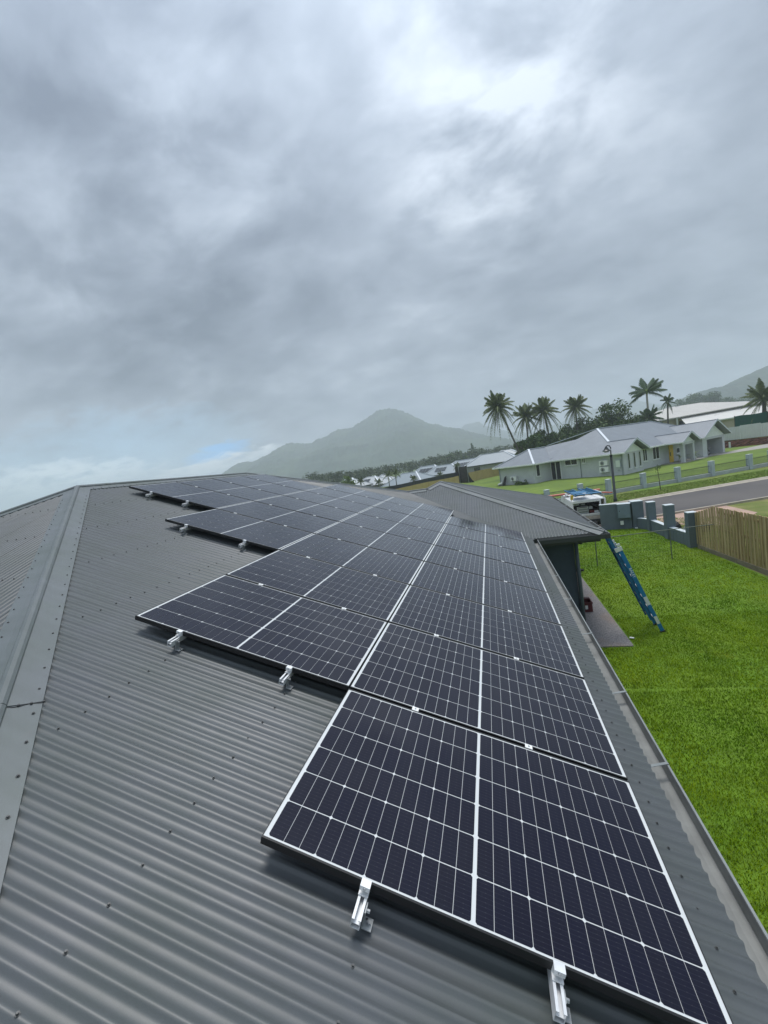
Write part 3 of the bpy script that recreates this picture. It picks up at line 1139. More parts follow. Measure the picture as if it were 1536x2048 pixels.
def cell_mesh(items, name):
    V, F, UV = [], [], []
    for (ou, ov, kind) in items:
        p = cell_poly(kind)
        n = len(p)
        o = len(V)
        V += [(ou + a, ov + b, -0.0012) for a, b in p] + [(ou + a, ov + b, -0.0024) for a, b in p]
        F.append(tuple(o + i for i in range(n)))
        UV += [(a / CU, b / CV) for a, b in p]
        for i in range(n):
            k = (i + 1) % n
            F.append((o + i, o + n + i, o + n + k, o + k))
            UV += [(p[i][0] / CU, p[i][1] / CV)] * 2 + [(p[k][0] / CU, p[k][1] / CV)] * 2
    me = bpy.data.meshes.new(name)
    me.from_pydata(V, [], F)
    me.materials.append(MT['cell'])
    with_uv(me, UV)
    me.update()
    return me


CELL_ME = [cell_mesh([(0, 0, k)], 'cell') for k in range(3)]
ALL_CELLS = cell_mesh([(*cell_origin(i, j), i % 3) for i in range(24) for j in range(6)], 'cells')


def frame_mesh():
    b = MB()
    lipw, h, t = 0.009, 0.035, 0.0025
    lu = 0.0035
    # outer skin, top lip, bottom flange as four mitred rails
    for (x0, x1, y0, y1) in ((0, PL, 0, lipw), (0, PL, PW - lipw, PW), (0, lu, lipw, PW - lipw), (PL - lu, PL, lipw, PW - lipw)):
        b.box(x0, x1, y0, y1, -t, 0.0)
    for (x0, x1, y0, y1) in ((0, PL, 0, t), (0, PL, PW - t, PW), (0, t, t, PW - t), (PL - t, PL, t, PW - t)):
        b.box(x0, x1, y0, y1, -h, -t)
    for (x0, x1, y0, y1) in ((t, PL - t, t, 0.03), (t, PL - t, PW - 0.03, PW - t)):
        b.box(x0, x1, y0, y1, -h, -h + t)
    me = bpy.data.meshes.new('frame')
    me.from_pydata(b.v, [], b.f)
    me.materials.append(MT['frame'])
    me.update()
    return me


def back_mesh():
    b = MB()
    b.box(0.0027, PL - .0027, 0.0027, PW - .0027, -0.007, -0.0026)
    me = bpy.data.meshes.new('backsheet')
    me.from_pydata(b.v, [], b.f)
    me.materials.append(MT['backsheet'])
    me.update()
    return me


FR_ME, BK_ME = frame_mesh(), back_mesh()
ROWS = (('top', 0, 4, 4), ('second', 1, 3, 6), ('third', 2, 1, 8), ('lowest', 3, 0, 8))
ORD = ('nearest', 'second', 'third', 'fourth', 'fifth', 'sixth', 'seventh', 'farthest')
ROWNAME = {'top': 'the top row beside the ridge', 'second': 'the second row below the ridge',
           'third': 'the third row below the ridge', 'lowest': 'the lowest row beside the gutter'}
RM = Matrix(((CS, 0, SN, 0), (0, 1, 0, 0), (-SN, 0, CS, 0), (0, 0, 0, 1)))


def child(name, me, parent, loc=(0, 0, 0)):
    o = bpy.data.objects.new(name, me)
    COL.objects.link(o)
    o.parent = parent
    o.location = loc
    return o


for rn, ri, k0, cnt in ROWS:
    for i in range(cnt):
        k = k0 + i
        p = PA(ri * PU, k * PV, 0.0)
        od = 'farthest' if i == cnt - 1 else ORD[i]
        t = thing('solar_panel', f'{od} black framed solar panel in {ROWNAME[rn]}', 'solar panel', p,
                  'solar panels on the grey roof')
        jit = Matrix.Rotation(random.uniform(-.0015, .0015), 4, 'X') @ Matrix.Rotation(random.uniform(-.001, .001), 4, 'Y')
        t.matrix_world = Matrix.Translation(p) @ RM @ jit
        child('frame', FR_ME, t)
        child('backsheet', BK_ME, t)
        if (ri == 3 and k <= 3) or (ri == 2 and k <= 2):
            for a in range(24):
                for b_ in range(6):
                    ou, ov = cell_origin(a, b_)
                    child('cell', CELL_ME[a % 3], t, (ou, ov, 0))
        else:
            o = child('cells', ALL_CELLS, t)
            o['kind'] = 'stuff'


# ------------------------------------------------------------------ mounting rails with clamps and feet
def rail_parts():
    pass


def local_obj(name, mb, mats, parent):
    me = bpy.data.meshes.new(name)
    me.from_pydata(mb.v, [], mb.f)
    for m in (mats if isinstance(mats, (list, tuple)) else [mats]):
        me.materials.append(m)
    me.polygons.foreach_set('material_index', mb.m)
    me.update()
    o = bpy.data.objects.new(name, me)
    COL.objects.link(o)
    o.parent = parent
    return o


FOOT = MB()
FOOT.box(0.021, 0.060, -0.022, 0.022, -0.1185, -0.1145, 0)
FOOT.box(0.021, 0.026, -0.020, 0.020, -0.1145, -0.045, 0)
FOOT.tube([(0.045, 0.0, -0.1145), (0.045, 0.0, -0.102)], 0.008, 6, 1)
FOOT.tube([(0.026, 0.0, -0.058), (0.040, 0.0, -0.058)], 0.007, 6, 1)
FOOT_ME = None
MID = MB()
MID.box(-0.022, 0.022, -0.017, 0.017, 0.0008, 0.0040, 0)
MID.box(-0.020, 0.020, -0.008, 0.008, -0.030, 0.0008, 0)
MID.tube([(0, 0, 0.004), (0, 0, 0.0075)], 0.006, 6, 1)
END = MB()
END.box(-0.020, 0.020, -0.020, 0.008, 0.0008, 0.0040, 0)
END.box(-0.020, 0.020, -0.0045, -0.0008, -0.034, 0.0008, 0)
END.box(-0.020, 0.020, -0.030, -0.0045, -0.0345, -0.0300, 0)
END.box(-0.020, 0.020, -0.0235, -0.020, -0.016, 0.0040, 0)
END.tube([(0, -0.0215, -0.004), (0, -0.0275, -0.004)], 0.006, 6, 1)


def mesh_of(mb, name, mats):
    me = bpy.data.meshes.new(name)
    me.from_pydata(mb.v, [], mb.f)
    for m in mats:
        me.materials.append(m)
    me.polygons.foreach_set('material_index', mb.m)
    me.update()
    return me


FOOT_ME = mesh_of(FOOT, 'roof_foot', [MT['alu_dull'], MT['bolt']])
MID_ME = mesh_of(MID, 'mid_clamp', [MT['white'], MT['alu_dull']])
END_ME = mesh_of(END, 'end_clamp', [MT['alu'], MT['bolt']])
for rn, ri, k0, cnt in ROWS:
    for which, uo in zip(('upper', 'lower'), {3: (0.466, 1.195), 2: (0.417, 1.328), 1: (0.356, 1.272), 0: (0.475, 1.210)}[ri]):
        v0 = k0 * PV
        ln = cnt * PV - 0.02 + 0.22
        p = PA(ri * PU + uo, v0, 0)
        t = thing('mounting_rail', f'{which} aluminium rail whose end sticks out under {ROWNAME[rn]}', 'mounting rail', p,
                  'rails under the solar panels')
        t.matrix_world = Matrix.Translation(p) @ RM
        r = MB()
        y0, y1 = -0.112, -0.112 + ln
        r.box(-0.018, 0.018, y0, y1, -0.0775, -0.0745)
        r.box(-0.018, -0.0150, y0, y1, -0.0745, -0.0385)
        r.box(0.0150, 0.018, y0, y1, -0.0745, -0.0385)
        r.box(-0.018, -0.0075, y0, y1, -0.0385, -0.0355)
        r.box(0.0075, 0.018, y0, y1, -0.0385, -0.0355)
        r.box(-0.0150, 0.0150, y0 + .002, y1 - .002, -0.0580, -0.0555)
        local_obj('channel', r, MT['alu'], t)
        child('end_clamp', END_ME, t)
        for i in range(1, cnt):
            child('mid_clamp', MID_ME, t, (0, i * PV - 0.01, 0))
        y = -0.052
        while y < ln - .2:
            child('roof_foot', FOOT_ME, t, (0, y, 0))
            y += 1.37

# ------------------------------------------------------------------ lawn grass
def lawn_grass():
    def patch(n, x0, x1, y0, y1, h, wd):
        x = rng.uniform(x0, x1, n)
        y = rng.uniform(y0, y1, n)
        keep = ~((x < 8.86) & (y > 8.76))
        keep &= ~((np.abs(y - 6.98 + 0.008 * np.sin(x * 3)) < 0.035) & (rng.random(n) > 0.25))
        x, y = x[keep], y[keep]
        n = len(x)
        # clumps: blades lean with a slow swirl plus noise, height varies in tufts
        sw = np.sin(x * 2.1 + 1.3 * np.sin(y * 1.7)) + np.sin(y * 2.7 + x)
        ang = rng.uniform(0, 2 * PI, n) + 0.4 * sw
        hh = h * rng.uniform(0.45, 1.25, n) * (0.85 + 0.25 * np.sin(x * 5.3 + 2 * np.sin(y * 4.1)) * np.sin(y * 4.7 + x))
        lean = rng.uniform(0.3, 1.25, n) * hh
        a2 = rng.uniform(0, 2 * PI, n)
        wv = wd * rng.uniform(0.6, 1.3, n)
        base = np.stack([x, y, np.full(n, 0.0)], 1)
        side = np.stack([np.cos(a2), np.sin(a2), np.zeros(n)], 1) * wv[:, None] * 0.5
        mid = base + np.stack([np.cos(ang) * lean * .35, np.sin(ang) * lean * .35, hh * .62], 1)
        tip = base + np.stack([np.cos(ang) * lean, np.sin(ang) * lean, hh], 1)
        V = np.stack([base - side, base + side, mid + side * .7, mid - side * .7, tip], 1).reshape(-1, 3)
        o = np.arange(n)[:, None] * 5
        T = np.concatenate([o + np.array([[0, 1, 2]]), o + np.array([[0, 2, 3]]), o + np.array([[3, 2, 4]])], 1).reshape(-1, 3)
        return V, T
    Vs, Ts, off = [], [], 0
    for a in ((150000, 6.9, 12.6, -0.6, 5.0, 0.055, 0.0075), (120000, 7.0, 13.4, 5.0, 10.5, 0.048, 0.010),
              (90000, 7.9, 13.6, 10.5, 22.1, 0.042, 0.015), (20000, 11.5, 13.6, -0.6, 6, 0.07, 0.010)):
        V, T = patch(*a)
        Vs.append(V)
        Ts.append(T + off)
        off += len(V)
    tag(np_mesh('grass', np.concatenate(Vs), np.concatenate(Ts), MT['grass']), kind='stuff')


lawn_grass()


def rough_grass():
    """longer tufts on the verges across the fence and the street"""
    Vs, Ts, off = [], [], 0
    for n, fx, h, wd in ((26000, lambda u, v: (13.8 + u * 9, 14 + v * 10.5 + u * 2.0), 0.07, 0.03),
                         (34000, lambda u, v: (8 + u * 30, 31.6 + (8 + u * 30 - 16.4) * .366 + v * (4.4 - u * .2)), 0.07, 0.04)):
        u, v = rng.random(n), rng.random(n)
        x, y = fx(u, v)
        z0 = np.zeros(n)
        ang = rng.uniform(0, 2 * PI, n)
        hh = h * rng.uniform(0.4, 1.3, n)
        a2 = rng.uniform(0, 2 * PI, n)
        base = np.stack([x, y, z0], 1)
        side = np.stack([np.cos(a2), np.sin(a2), z0], 1) * (wd * .5)
        tip = base + np.stack([np.cos(ang) * hh, np.sin(ang) * hh, hh], 1)
        V = np.stack([base - side, base + side, tip], 1).reshape(-1, 3)
        T = np.arange(n * 3).reshape(-1, 3)
        Vs.append(V)
        Ts.append(T + off)
        off += len(V)
    V, T = np.concatenate(Vs), np.concatenate(Ts)
    c = V.reshape(-1, 3, 3).mean(1)
    # none on the paving
    dr = (c[:, 1] < 26.5) & (c[:, 1] > 19.2 + (c[:, 0] - 14) * -.2) & (c[:, 0] > 14.2) & (c[:, 1] > 24.2 - (c[:, 0] - 14) * .55)
    T = T[~dr]
    tag(np_mesh('verge_tufts', V, T, MT['tuft']), kind='stuff')


MT['tuft'] = leaf_mat('tuft_blades', (0.10, 0.17, 0.012), (0.19, 0.26, 0.035))
rough_grass()

# ------------------------------------------------------------------ things on the home lot
# ladder leaning on the gutter of the wing
ld = thing('extension_ladder', 'blue fibreglass extension ladder leaning against the gutter corner', 'ladder', (9.6, 9.55, 0))
LB, LT = np.array([9.62, 9.50, 0.02]), np.array([8.72, 9.50, 2.52])
LDR = LT - LB
LLEN = np.linalg.norm(LDR)
LDU = LDR / LLEN
LN = np.cross(LDU, np.array([0, 1.0, 0]))
if LN[0] < 0:
    LN = -LN
LY = np.array([0, 1.0, 0])


def lp(t, y, n=0.0):
    return LB + LDU * t + LY * y + LN * n


def stile(t0, t1, y, n, wd=0.085, th=0.032, inward=1):
    b = MB()
    c = (lp(t0, y, n) + lp(t1, y, n)) / 2
    h = (t1 - t0) / 2
    b.obox(c, LDU * h, LY * 0.004, LN * wd / 2)
    for s in (-1, 1):
        b.obox(c + LN * s * (wd / 2 - 0.005) + LY * inward * (th / 2), LDU * h, LY * (th / 2), LN * 0.005)
    return b


BW = 0.45
build('stile', stile(0.0, LLEN * .86, 0.0, 0.045, inward=1), MT['blue'], ld)
build('stile', stile(0.0, LLEN * .86, BW, 0.045, inward=-1), MT['blue'], ld)
build('fly_stile', stile(LLEN * .12, LLEN * 1.02, 0.045, -0.045, 0.075, inward=1), MT['blue_dark'], ld)
build('fly_stile', stile(LLEN * .12, LLEN * 1.02, BW - 0.045, -0.045, 0.075, inward=-1), MT['blue_dark'], ld)
t = 0.28
while t < LLEN * .84:
    b = MB()
    b.tube([lp(t, 0.0, 0.045), lp(t, BW, 0.045)], 0.016, 8)
    build('rung', b, MT['alu'], ld)
    t += 0.285
t = LLEN * .15
while t < LLEN:
    b = MB()
    b.tube([lp(t, 0.045, -0.045), lp(t, BW - .045, -0.045)], 0.015, 8)
    build('rung', b, MT['alu_dull'], ld)
    t += 0.285
for y in (0.0, BW):
    b = MB()
    b.obox(lp(-0.01, y, 0.045), LDU * 0.02, LY * 0.03, LN * 0.055)
    build('foot', b, MT['black'], ld)
    b = MB()
    b.obox(lp(LLEN * .845, y, 0.02), LDU * 0.05, LY * 0.012, LN * 0.085)
    b.obox(lp(LLEN * .885, y, 0.055), LDU * 0.03, LY * 0.012, LN * 0.040)
    build('guide_bracket', b, MT['alu'], ld)
    b = MB()
    b.obox(lp(0.30, y - 0.006 * (1 if y == 0 else -1), 0.045), LDU * 0.10, LY * 0.003, LN * 0.035)
    build('brace_plate', b, MT['alu'], ld)
b = MB()
b.obox(lp(LLEN * .31, -0.0055, 0.045), LDU * 0.11, LY * 0.0012, LN * 0.040)
build('label_sticker', b, MT['offwhite'], ld)
b = MB()
b.obox(lp(LLEN * .76, BW / 2, -0.01), LDU * 0.22, LY * 0.13, LN * 0.004)
build('safety_plate', b, MT['alu_dull'], ld)


def text(name, body, size, M4, m, parent=None, extrude=0.001):
    cu = bpy.data.curves.new(name, 'FONT')
    cu.body = body
    cu.size = size
    cu.extrude = extrude
    cu.align_x = 'CENTER'
    cu.align_y = 'CENTER'
    cu.materials.append(m)
    o = bpy.data.objects.new(name, cu)
    COL.objects.link(o)
    dg = bpy.context.evaluated_depsgraph_get()
    me = bpy.data.meshes.new_from_object(o.evaluated_get(dg))
    bpy.data.objects.remove(o)
    me.transform(M4)
    o = bpy.data.objects.new(name, me)
    COL.objects.link(o)
    link(o, parent)
    return o


def basis(c, x, y, z):
    m = Matrix.Identity(4)
    for i in range(3):
        m[i][0], m[i][1], m[i][2], m[i][3] = x[i], y[i], z[i], c[i]
    return m


text('lettering', 'BAILEY', 0.085, basis(lp(LLEN * .60, -0.0065, 0.045), -LDU, -LN * -1, -LY), MT['white'], ld)

# red crate by the downpipe
cr_ = thing('tool_crate', 'dark red plastic crate on the path beside the downpipe', 'crate', (8.28, 11.1, 0.025))
b = MB()
x0, x1, y0, y1, z0, z1 = 8.13, 8.45, 10.98, 11.34, 0.025, 0.30
b.box(x0, x1, y0, y1, z0, z0 + .02)
b.box(x0, x1, y0, y0 + .015, z0 + .02, z1)
b.box(x0, x1, y1 - .015, y1, z0 + .02, z1)
b.box(x0, x0 + .015, y0 + .015, y1 - .015, z0 + .02, z1)
b.box(x1 - .015, x1, y0 + .015, y1 - .015, z0 + .02, z1)
build('box', b, MT['red'], cr_)
b = MB()
for (a0, a1, c0, c1) in ((x0 - .012, x1 + .012, y0 - .014, y0 - .001), (x0 - .012, x1 + .012, y1 + .001, y1 + .014)):
    b.box(a0, a1, c0, c1, z1 - .03, z1 + .008)
b.box(x0 - .012, x0 - .001, y0 - .001, y1 + .001, z1 - .03, z1 + .008)
b.box(x1 + .001, x1 + .012, y0 - .001, y1 + .001, z1 - .03, z1 + .008)
build('rim', b, MT['red'], cr_)
b = MB()
b.tube([(x0 + .02, (y0 + y1) / 2, z1 - .01), (x0 + .04, (y0 + y1) / 2, z1 + .10), (x1 - .04, (y0 + y1) / 2, z1 + .10), (x1 - .02, (y0 + y1) / 2, z1 - .01)], 0.011, 8)
build('handle', b, MT['red'], cr_)
b = MB()
b.box((x0 + x1) / 2 - .035, (x0 + x1) / 2 + .035, y0 - .0165, y0 - .0145, z0 + .09, z0 + .20)
build('sticker', b, MT['offwhite'], cr_)
# black offcut lying on the path by the wall
bb = thing('power_tool', 'small black power tool lying at the edge of the path', 'power tool', (8.9, 15.0, 0.03))
b = MB()
b.tube([(8.78, 15.06, 0.09), (8.92, 15.0, 0.085), (9.03, 14.96, 0.08)], [0.05, 0.055, 0.04], 8)
b.obox((8.84, 14.98, .055), (.045, 0, 0), (0, .03, 0), (0, 0, .03))
build('body', b, MT['black'], bb, smooth=True)
b = MB()
b.tube([(8.80, 15.05, .06), (8.7, 15.2, .04), (8.74, 15.5, .035), (8.6, 15.9, .034)], 0.012, 6)
build('cord', b, MT['black'], bb)
# white offcut at the path corner
b = MB()
b.prism([(8.84, 9.18), (8.93, 9.14), (8.95, 9.19), (8.87, 9.23)], 0.03, 0.045)
tag(build('plastic_scrap', b, MT['white']), 'small white scrap lying at the near path corner', 'litter')

# low wire mesh fence between the wing and the timber fence
pf = thing('mesh_fence', 'low green wire mesh fence across the lawn', 'fence', (11, 15.75, 0))
PFL = [(8.3, 15.75), (9.65, 15.6), (12.23, 15.78), (13.62, 15.8)]
for (x, y) in ((9.65, 15.6), (12.23, 15.78), (8.95, 15.7)):
    b = MB()
    b.tube([(x, y, -0.1), (x, y, 1.13)], 0.018, 8)
    build('post', b, MT['wirepost'] if 'wirepost' in MT else MT.setdefault('wirepost', mat('galvanised_post', (0.13, 0.15, 0.12), 0.6)), pf)
b = MB()
b.tube([(8.3, 15.75, 1.06), (9.65, 15.6, 1.08), (12.23, 15.78, 1.12), (13.64, 15.8, 1.15)], 0.014, 8)
build('top_rail', b, MT['wirepost'], pf)
b = MB()
MT['wire'] = mat('green_wire', (0.07, 0.10, 0.045), 0.6)
for (p, q) in zip(PFL[:-1], PFL[1:]):
    p, q = np.array(p), np.array(q)
    n = int(np.linalg.norm(q - p) / 0.10)
    for i in range(n):
        c = p + (q - p) * i / n
        b.tube([(c[0], c[1], 0.0), (c[0], c[1], 1.08)], 0.0022, 3, cap=False)
    for k in range(9):
        z = 0.06 + k * 0.125
        b.tube([(p[0], p[1], z), (q[0], q[1], z)], 0.0018, 3, cap=False)
o = build('wire_mesh', b, MT['wire'], pf)
o['kind'] = 'stuff'

# grey rendered front wall with pillars
fw = thing('boundary_wall', 'grey rendered boundary wall with open pillars and pale coping', 'wall', (13, 20, 0))
b = MB()
b.obox((12.12, 22.22, 0.66), (0.68, -.20, 0), (.03, .10, 0), (0, 0, 0.66))
build('wall_panel', b, MT['greywall'], fw)
b = MB()
b.obox((12.12, 22.22, 1.335), (0.69, -.205, 0), (.033, .11, 0), (0, 0, 0.015))
build('coping', b, MT['greycap'], fw)
PILL = [(13.05, 22.05, 1.38, .25), (13.38, 21.05, 1.40, .165), (13.40, 19.0, 1.50, .17), (13.52, 17.25, 1.40, .16)]
for (x, y, h, r) in PILL:
    b = MB()
    b.box(x - r, x + r, y - r, y + r, -.1, h)
    build('pillar', b, MT['greywall'], fw)
    b = MB()
    b.box(x - r - .005, x + r + .005, y - r - .005, y + r + .005, h, h + .025)
    build('coping', b, MT['greycap'], fw)
for (p, q) in zip(PILL[:-1], PILL[1:]):
    b = MB()
    b.beam((p[0], p[1] - p[3], 0.24), (q[0], q[1] + q[3], 0.24), 0.2, 0.58)
    build('low_wall', b, MT['greywall'], fw)
    b = MB()
    b.beam((p[0], p[1] - p[3] - .003, 0.542), (q[0], q[1] + q[3] + .003, 0.542), 0.2, 0.018)
    build('coping', b, MT['greycap'], fw)
# meter box and small white outlet on the wall
mb_ = thing('meter_box', 'grey steel meter box fixed to the grey boundary wall', 'meter box', (12.6, 22.0, .7))
wx = np.array([0.68, -.20, 0]) / np.linalg.norm([.68, .2])
wn = np.array([-wx[1], wx[0], 0]) * -1
b = MB()
c = np.array([12.50, 22.10, 0.96]) + wn * 0.19
b.obox(c, wx * .29, wn * .09, (0, 0, .36))
build('body', b, MT['greywall'], mb_)
b = MB()
b.obox(c + wn * .096, wx * .27, wn * .005, (0, 0, .34))
build('door', b, MT['greywall2'] if 'greywall2' in MT else MT.setdefault('greywall2', mat('grey_enamel', (0.17, 0.22, 0.27), 0.45)), mb_)
b = MB()
b.obox(c + wn * .104 - wx * .20 + np.array([0, 0, .02]), wx * .015, wn * .005, (0, 0, .03))
build('lock', b, MT['black'], mb_)
b = MB()
b.obox(c + np.array([0, 0, .369]), wx * .30, wn * .10, (0, 0, .008))
build('top', b, MT['greycap'], mb_)
ob = thing('power_outlet', 'small white outlet box below the meter box', 'outlet', (12.4, 22, .3))
b = MB()
c2 = np.array([12.37, 22.14, 0.34]) + wn * 0.125
b.obox(c2, wx * .075, wn * .022, (0, 0, .10))
build('cover', b, MT['white'], ob)
b = MB()
b.obox(c2 - np.array([0, 0, .16]), wx * .012, wn * .012, (0, 0, .06))
build('conduit', b, MT['greywall'], ob)
b = MB()
b.obox((12.9, 21.75, .05), (.05, 0, 0), (0, .05, 0), (0, 0, .03))
tag(build('white_brick', b, MT['white']), 'small white block at the foot of the grey wall', 'block')

# timber paling fence on the right
tf = thing('paling_fence', 'raw timber paling fence standing on sleepers beside the lawn', 'fence', (13.75, 10, 0))
FX = lambda y: 13.60 + (17.0 - y) * 0.055
me_p = None


def paling_mesh():
    b = MB()
    b.add([(-.009, -.047, 0), (.009, -.047, 0), (.009, .047, 0), (-.009, .047, 0), (-.009, -.047, 1), (.009, -.047, 1), (.009, .047, 1), (-.009, .047, 1)],
          [(0, 3, 2, 1), (4, 5, 6, 7), (0, 1, 5, 4), (1, 2, 6, 5), (2, 3, 7, 6), (3, 0, 4, 7)])
    me = bpy.data.meshes.new('paling')
    me.from_pydata(b.v, [], b.f)
    me.materials.append(MT['timber'])
    me.update()
    return me


PM = paling_mesh()
y = 17.02
i = 0
while y > -1.0:
    top = 1.80 if y < 15.75 else 1.42 + (17.02 - y) / 1.27 * .38
    front = i % 2 == 0
    o = bpy.data.objects.new('paling', PM)
    COL.objects.link(o)
    o.parent = tf
    o.matrix_parent_inverse = Matrix.Translation((-13.75, -10, 0))
    o.location = (FX(y) + (-.012 if front else .010), y, 0.17)
    o.scale = (1, random.uniform(.96, 1.04), top - .17 + random.uniform(-.012, .012))
    o.rotation_euler = (random.uniform(-.004, .004), random.uniform(-.004, .004), -0.055 + random.uniform(-.03, .03))
    y -= 0.082 + random.uniform(-.003, .004)
    i += 1
for z in (0.35, 1.0, 1.6):
    b = MB()
    b.beam((FX(15.7) + .045, 15.7, z), (FX(-1) + .045, -1, z), 0.045, 0.075)
    build('rail', b, MT['timber'], tf)
y = 17.0
while y > -1:
    b = MB()
    y2 = y - 2.4
    b.beam((FX(y) - .01, y - .01, 0.06), (FX(y2) - .01, y2 + .01, 0.06), 0.05, 0.20)
    build('sleeper', b, MT['sleeper'] if 'sleeper' in MT else MT.setdefault('sleeper', mat('concrete_sleeper', (0.24, 0.20, 0.14), 0.9, var=.25, scale=4)), tf)
    b = MB()
    b.box(FX(y) + .05, FX(y) + .14, y - .045, y + .045, -.1, 1.42 if y > 16 else 1.72)
    build('post', b, MT['timber'], tf)
    y = y2

# black planter pots and timber offcut on the verge
for (x, y, r, h, lab, tilt) in ((14.15, 20.55, .22, .24, 'long black plastic pot lying left of the tall grey pillar', 1.2),
                                (14.55, 19.6, .20, .22, 'black plastic pot right of the tall grey pillar', .5),
                                (15.0, 19.75, .20, .24, 'rightmost black plastic pot on the dry verge', .9)):
    pt = thing('plant_pot', lab, 'plant pot', (x, y, 0), 'black pots on the verge')
    b = MB()
    ax = np.array([math.sin(tilt), .15, math.cos(tilt)])
    ax /= np.linalg.norm(ax)
    c = np.array([x, y, r * .75])
    b.tube([c - ax * h * .6, c, c + ax * h * .6], [r * .78, r * .92, r], 12, cap=False)
    b.tube([c - ax * h * .6, c - ax * h * .58], [r * .78, r * .76], 12)
    build('body', b, MT['black'], pt)
    b = MB()
    b.tube([c + ax * h * .56, c + ax * h * .68], [r * 1.05, r * 1.06], 12, cap=False)
    build('rim', b, MT['black'], pt)
b = MB()
b.beam((14.2, 19.85, .02), (14.35, 19.75, .42), .12, .10)
tag(build('timber_offcut', b, MT['offwhite']), 'pale timber offcut standing beside the tall grey pillar', 'timber')

# ------------------------------------------------------------------ work ute parked beyond the wing
ut = thing('work_ute', 'white work ute with its open tray canopy full of tools', 'ute', (11.1, 24.2, 0))
UX, UY = 10.25, 23.35


def ub(name, boxes, m, parent=None):
    b = MB()
    for (x0, x1, y0, y1, z0, z1) in boxes:
        b.box(UX + x0, UX + x1, UY + y0, UY + y1, z0, z1)
    return build(name, b, m, parent or ut)


ub('tray', [(0, 1.75, 0.0, 2.2, 0.66, 0.74)], MT['offwhite'])
ub('chassis', [(.45, .60, -.02, 4.4, .48, .64), (1.15, 1.30, -.02, 4.4, .48, .64), (.1, 1.65, .0, .07, .46, .64)], MT['black'])
ub('tailgate', [(.05, 1.70, -.05, -.01, .36, .655)], MT['dirtywhite'] if 'dirtywhite' in MT else MT.setdefault('dirtywhite', mat('dusty_white', (0.40, 0.36, 0.30), .7, var=.25, scale=5)))
cn = ub('canopy', [(0, .06, .05, 2.1, .745, 1.52), (1.69, 1.75, .05, 2.1, .745, 1.52), (.061, 1.689, 2.04, 2.1, .745, 1.52), (.0, 1.75, .0, 2.1, 1.521, 1.56)], MT['white'])
ub('door_frame', [(.0, .085, -.03, .048, .745, 1.52), (1.42, 1.50, -.03, .048, .745, 1.52), (.086, 1.419, -.03, .048, 1.43, 1.52), (0.086, 1.419, -.03, .048, .745, .79), (1.66, 1.75, -.03, .048, .745, 1.52)], MT['white'])
ub('drawer_unit', [(.28, .86, .10, .7, .80, .94), (.28, .86, .10, .7, .95, 1.06), (.28, .86, .10, .7, 1.07, 1.19)], MT['alu_dull'])
ub('drawer_handle', [(.32, .82, .08, .098, .885, .905), (.32, .82, .08, .098, 1.015, 1.035), (.32, .82, .08, .098, 1.145, 1.165)], MT['black'])
ub('shelf', [(.10, 1.40, .2, 2.0, 1.24, 1.26), (.88, 1.40, .2, 1.9, .98, 1.0)], MT['black'])
ub('stored_box', [(.92, 1.10, .22, .5, 1.005, 1.15), (.15, .45, .3, .7, 1.265, 1.36), (.55, .75, .3, .6, 1.265, 1.34)], MT['alu_dull'])
ub('stored_bag', [(.92, 1.15, .12, .5, .80, .93)], MT['red'])
ub('stored_cloth', [(1.16, 1.36, .12, .5, .80, .90)], MT['offwhite'])
ub('tail_light', [(1.52, 1.64, -.045, -.005, .96, 1.16)], MT['orange'])
ub('side_locker', [(1.51, 1.655, -.02, .4, .76, .95)], MT['offwhite'])
rk = ub('roof_rack', [(.02, .07, .15, .20, 1.565, 1.80), (1.68, 1.73, .15, .20, 1.565, 1.80), (.02, 1.73, .15, .20, 1.80, 1.84),
                      (.02, .07, 1.9, 1.95, 1.565, 1.80), (1.68, 1.73, 1.9, 1.95, 1.565, 1.80), (.02, 1.73, 1.9, 1.95, 1.80, 1.84),
                      (.02, .06, .2, 1.9, 1.80, 1.835), (1.69, 1.73, .2, 1.9, 1.80, 1.835)], MT['offwhite'])
for sx in (.22, 1.53):
    for y in (.75, 3.6):
        b = MB()
        c = np.array([UX + sx, UY + y, .36])
        b.tube([c - (.12, 0, 0), c - (.10, 0, 0), c + (.10, 0, 0), c + (.12, 0, 0)], [.30, .36, .36, .30], 18)
        wh = build('wheel', b, MT['black'], ut, smooth=False)
        b = MB()
        b.tube([c - (.123, 0, 0), c + (.123, 0, 0)], .19, 12)
        build('rim', b, MT['alu'], wh)
cb = MB()
prof = [(2.3, .55), (2.3, 1.0), (2.45, 1.62), (3.3, 1.66), (3.85, 1.12), (4.75, 1.0), (4.8, .55)]
vs = [(UX + .03, UY + a, z) for a, z in prof] + [(UX + 1.72, UY + a, z) for a, z in prof]
n = len(prof)
cb.add(vs, [tuple(range(n))[::-1], tuple(range(n, 2 * n))] + [(i, (i + 1) % n, n + (i + 1) % n, n + i) for i in range(n)])
cabo = build('cab', cb, MT['white'], ut)
ub('rear_window', [(.2, 1.55, 2.33, 2.36, 1.12, 1.5)], MT['glass'], cabo)
ub('bumper', [(.25, 1.5, -.12, -.055, .36, .46)], MT['bars'])
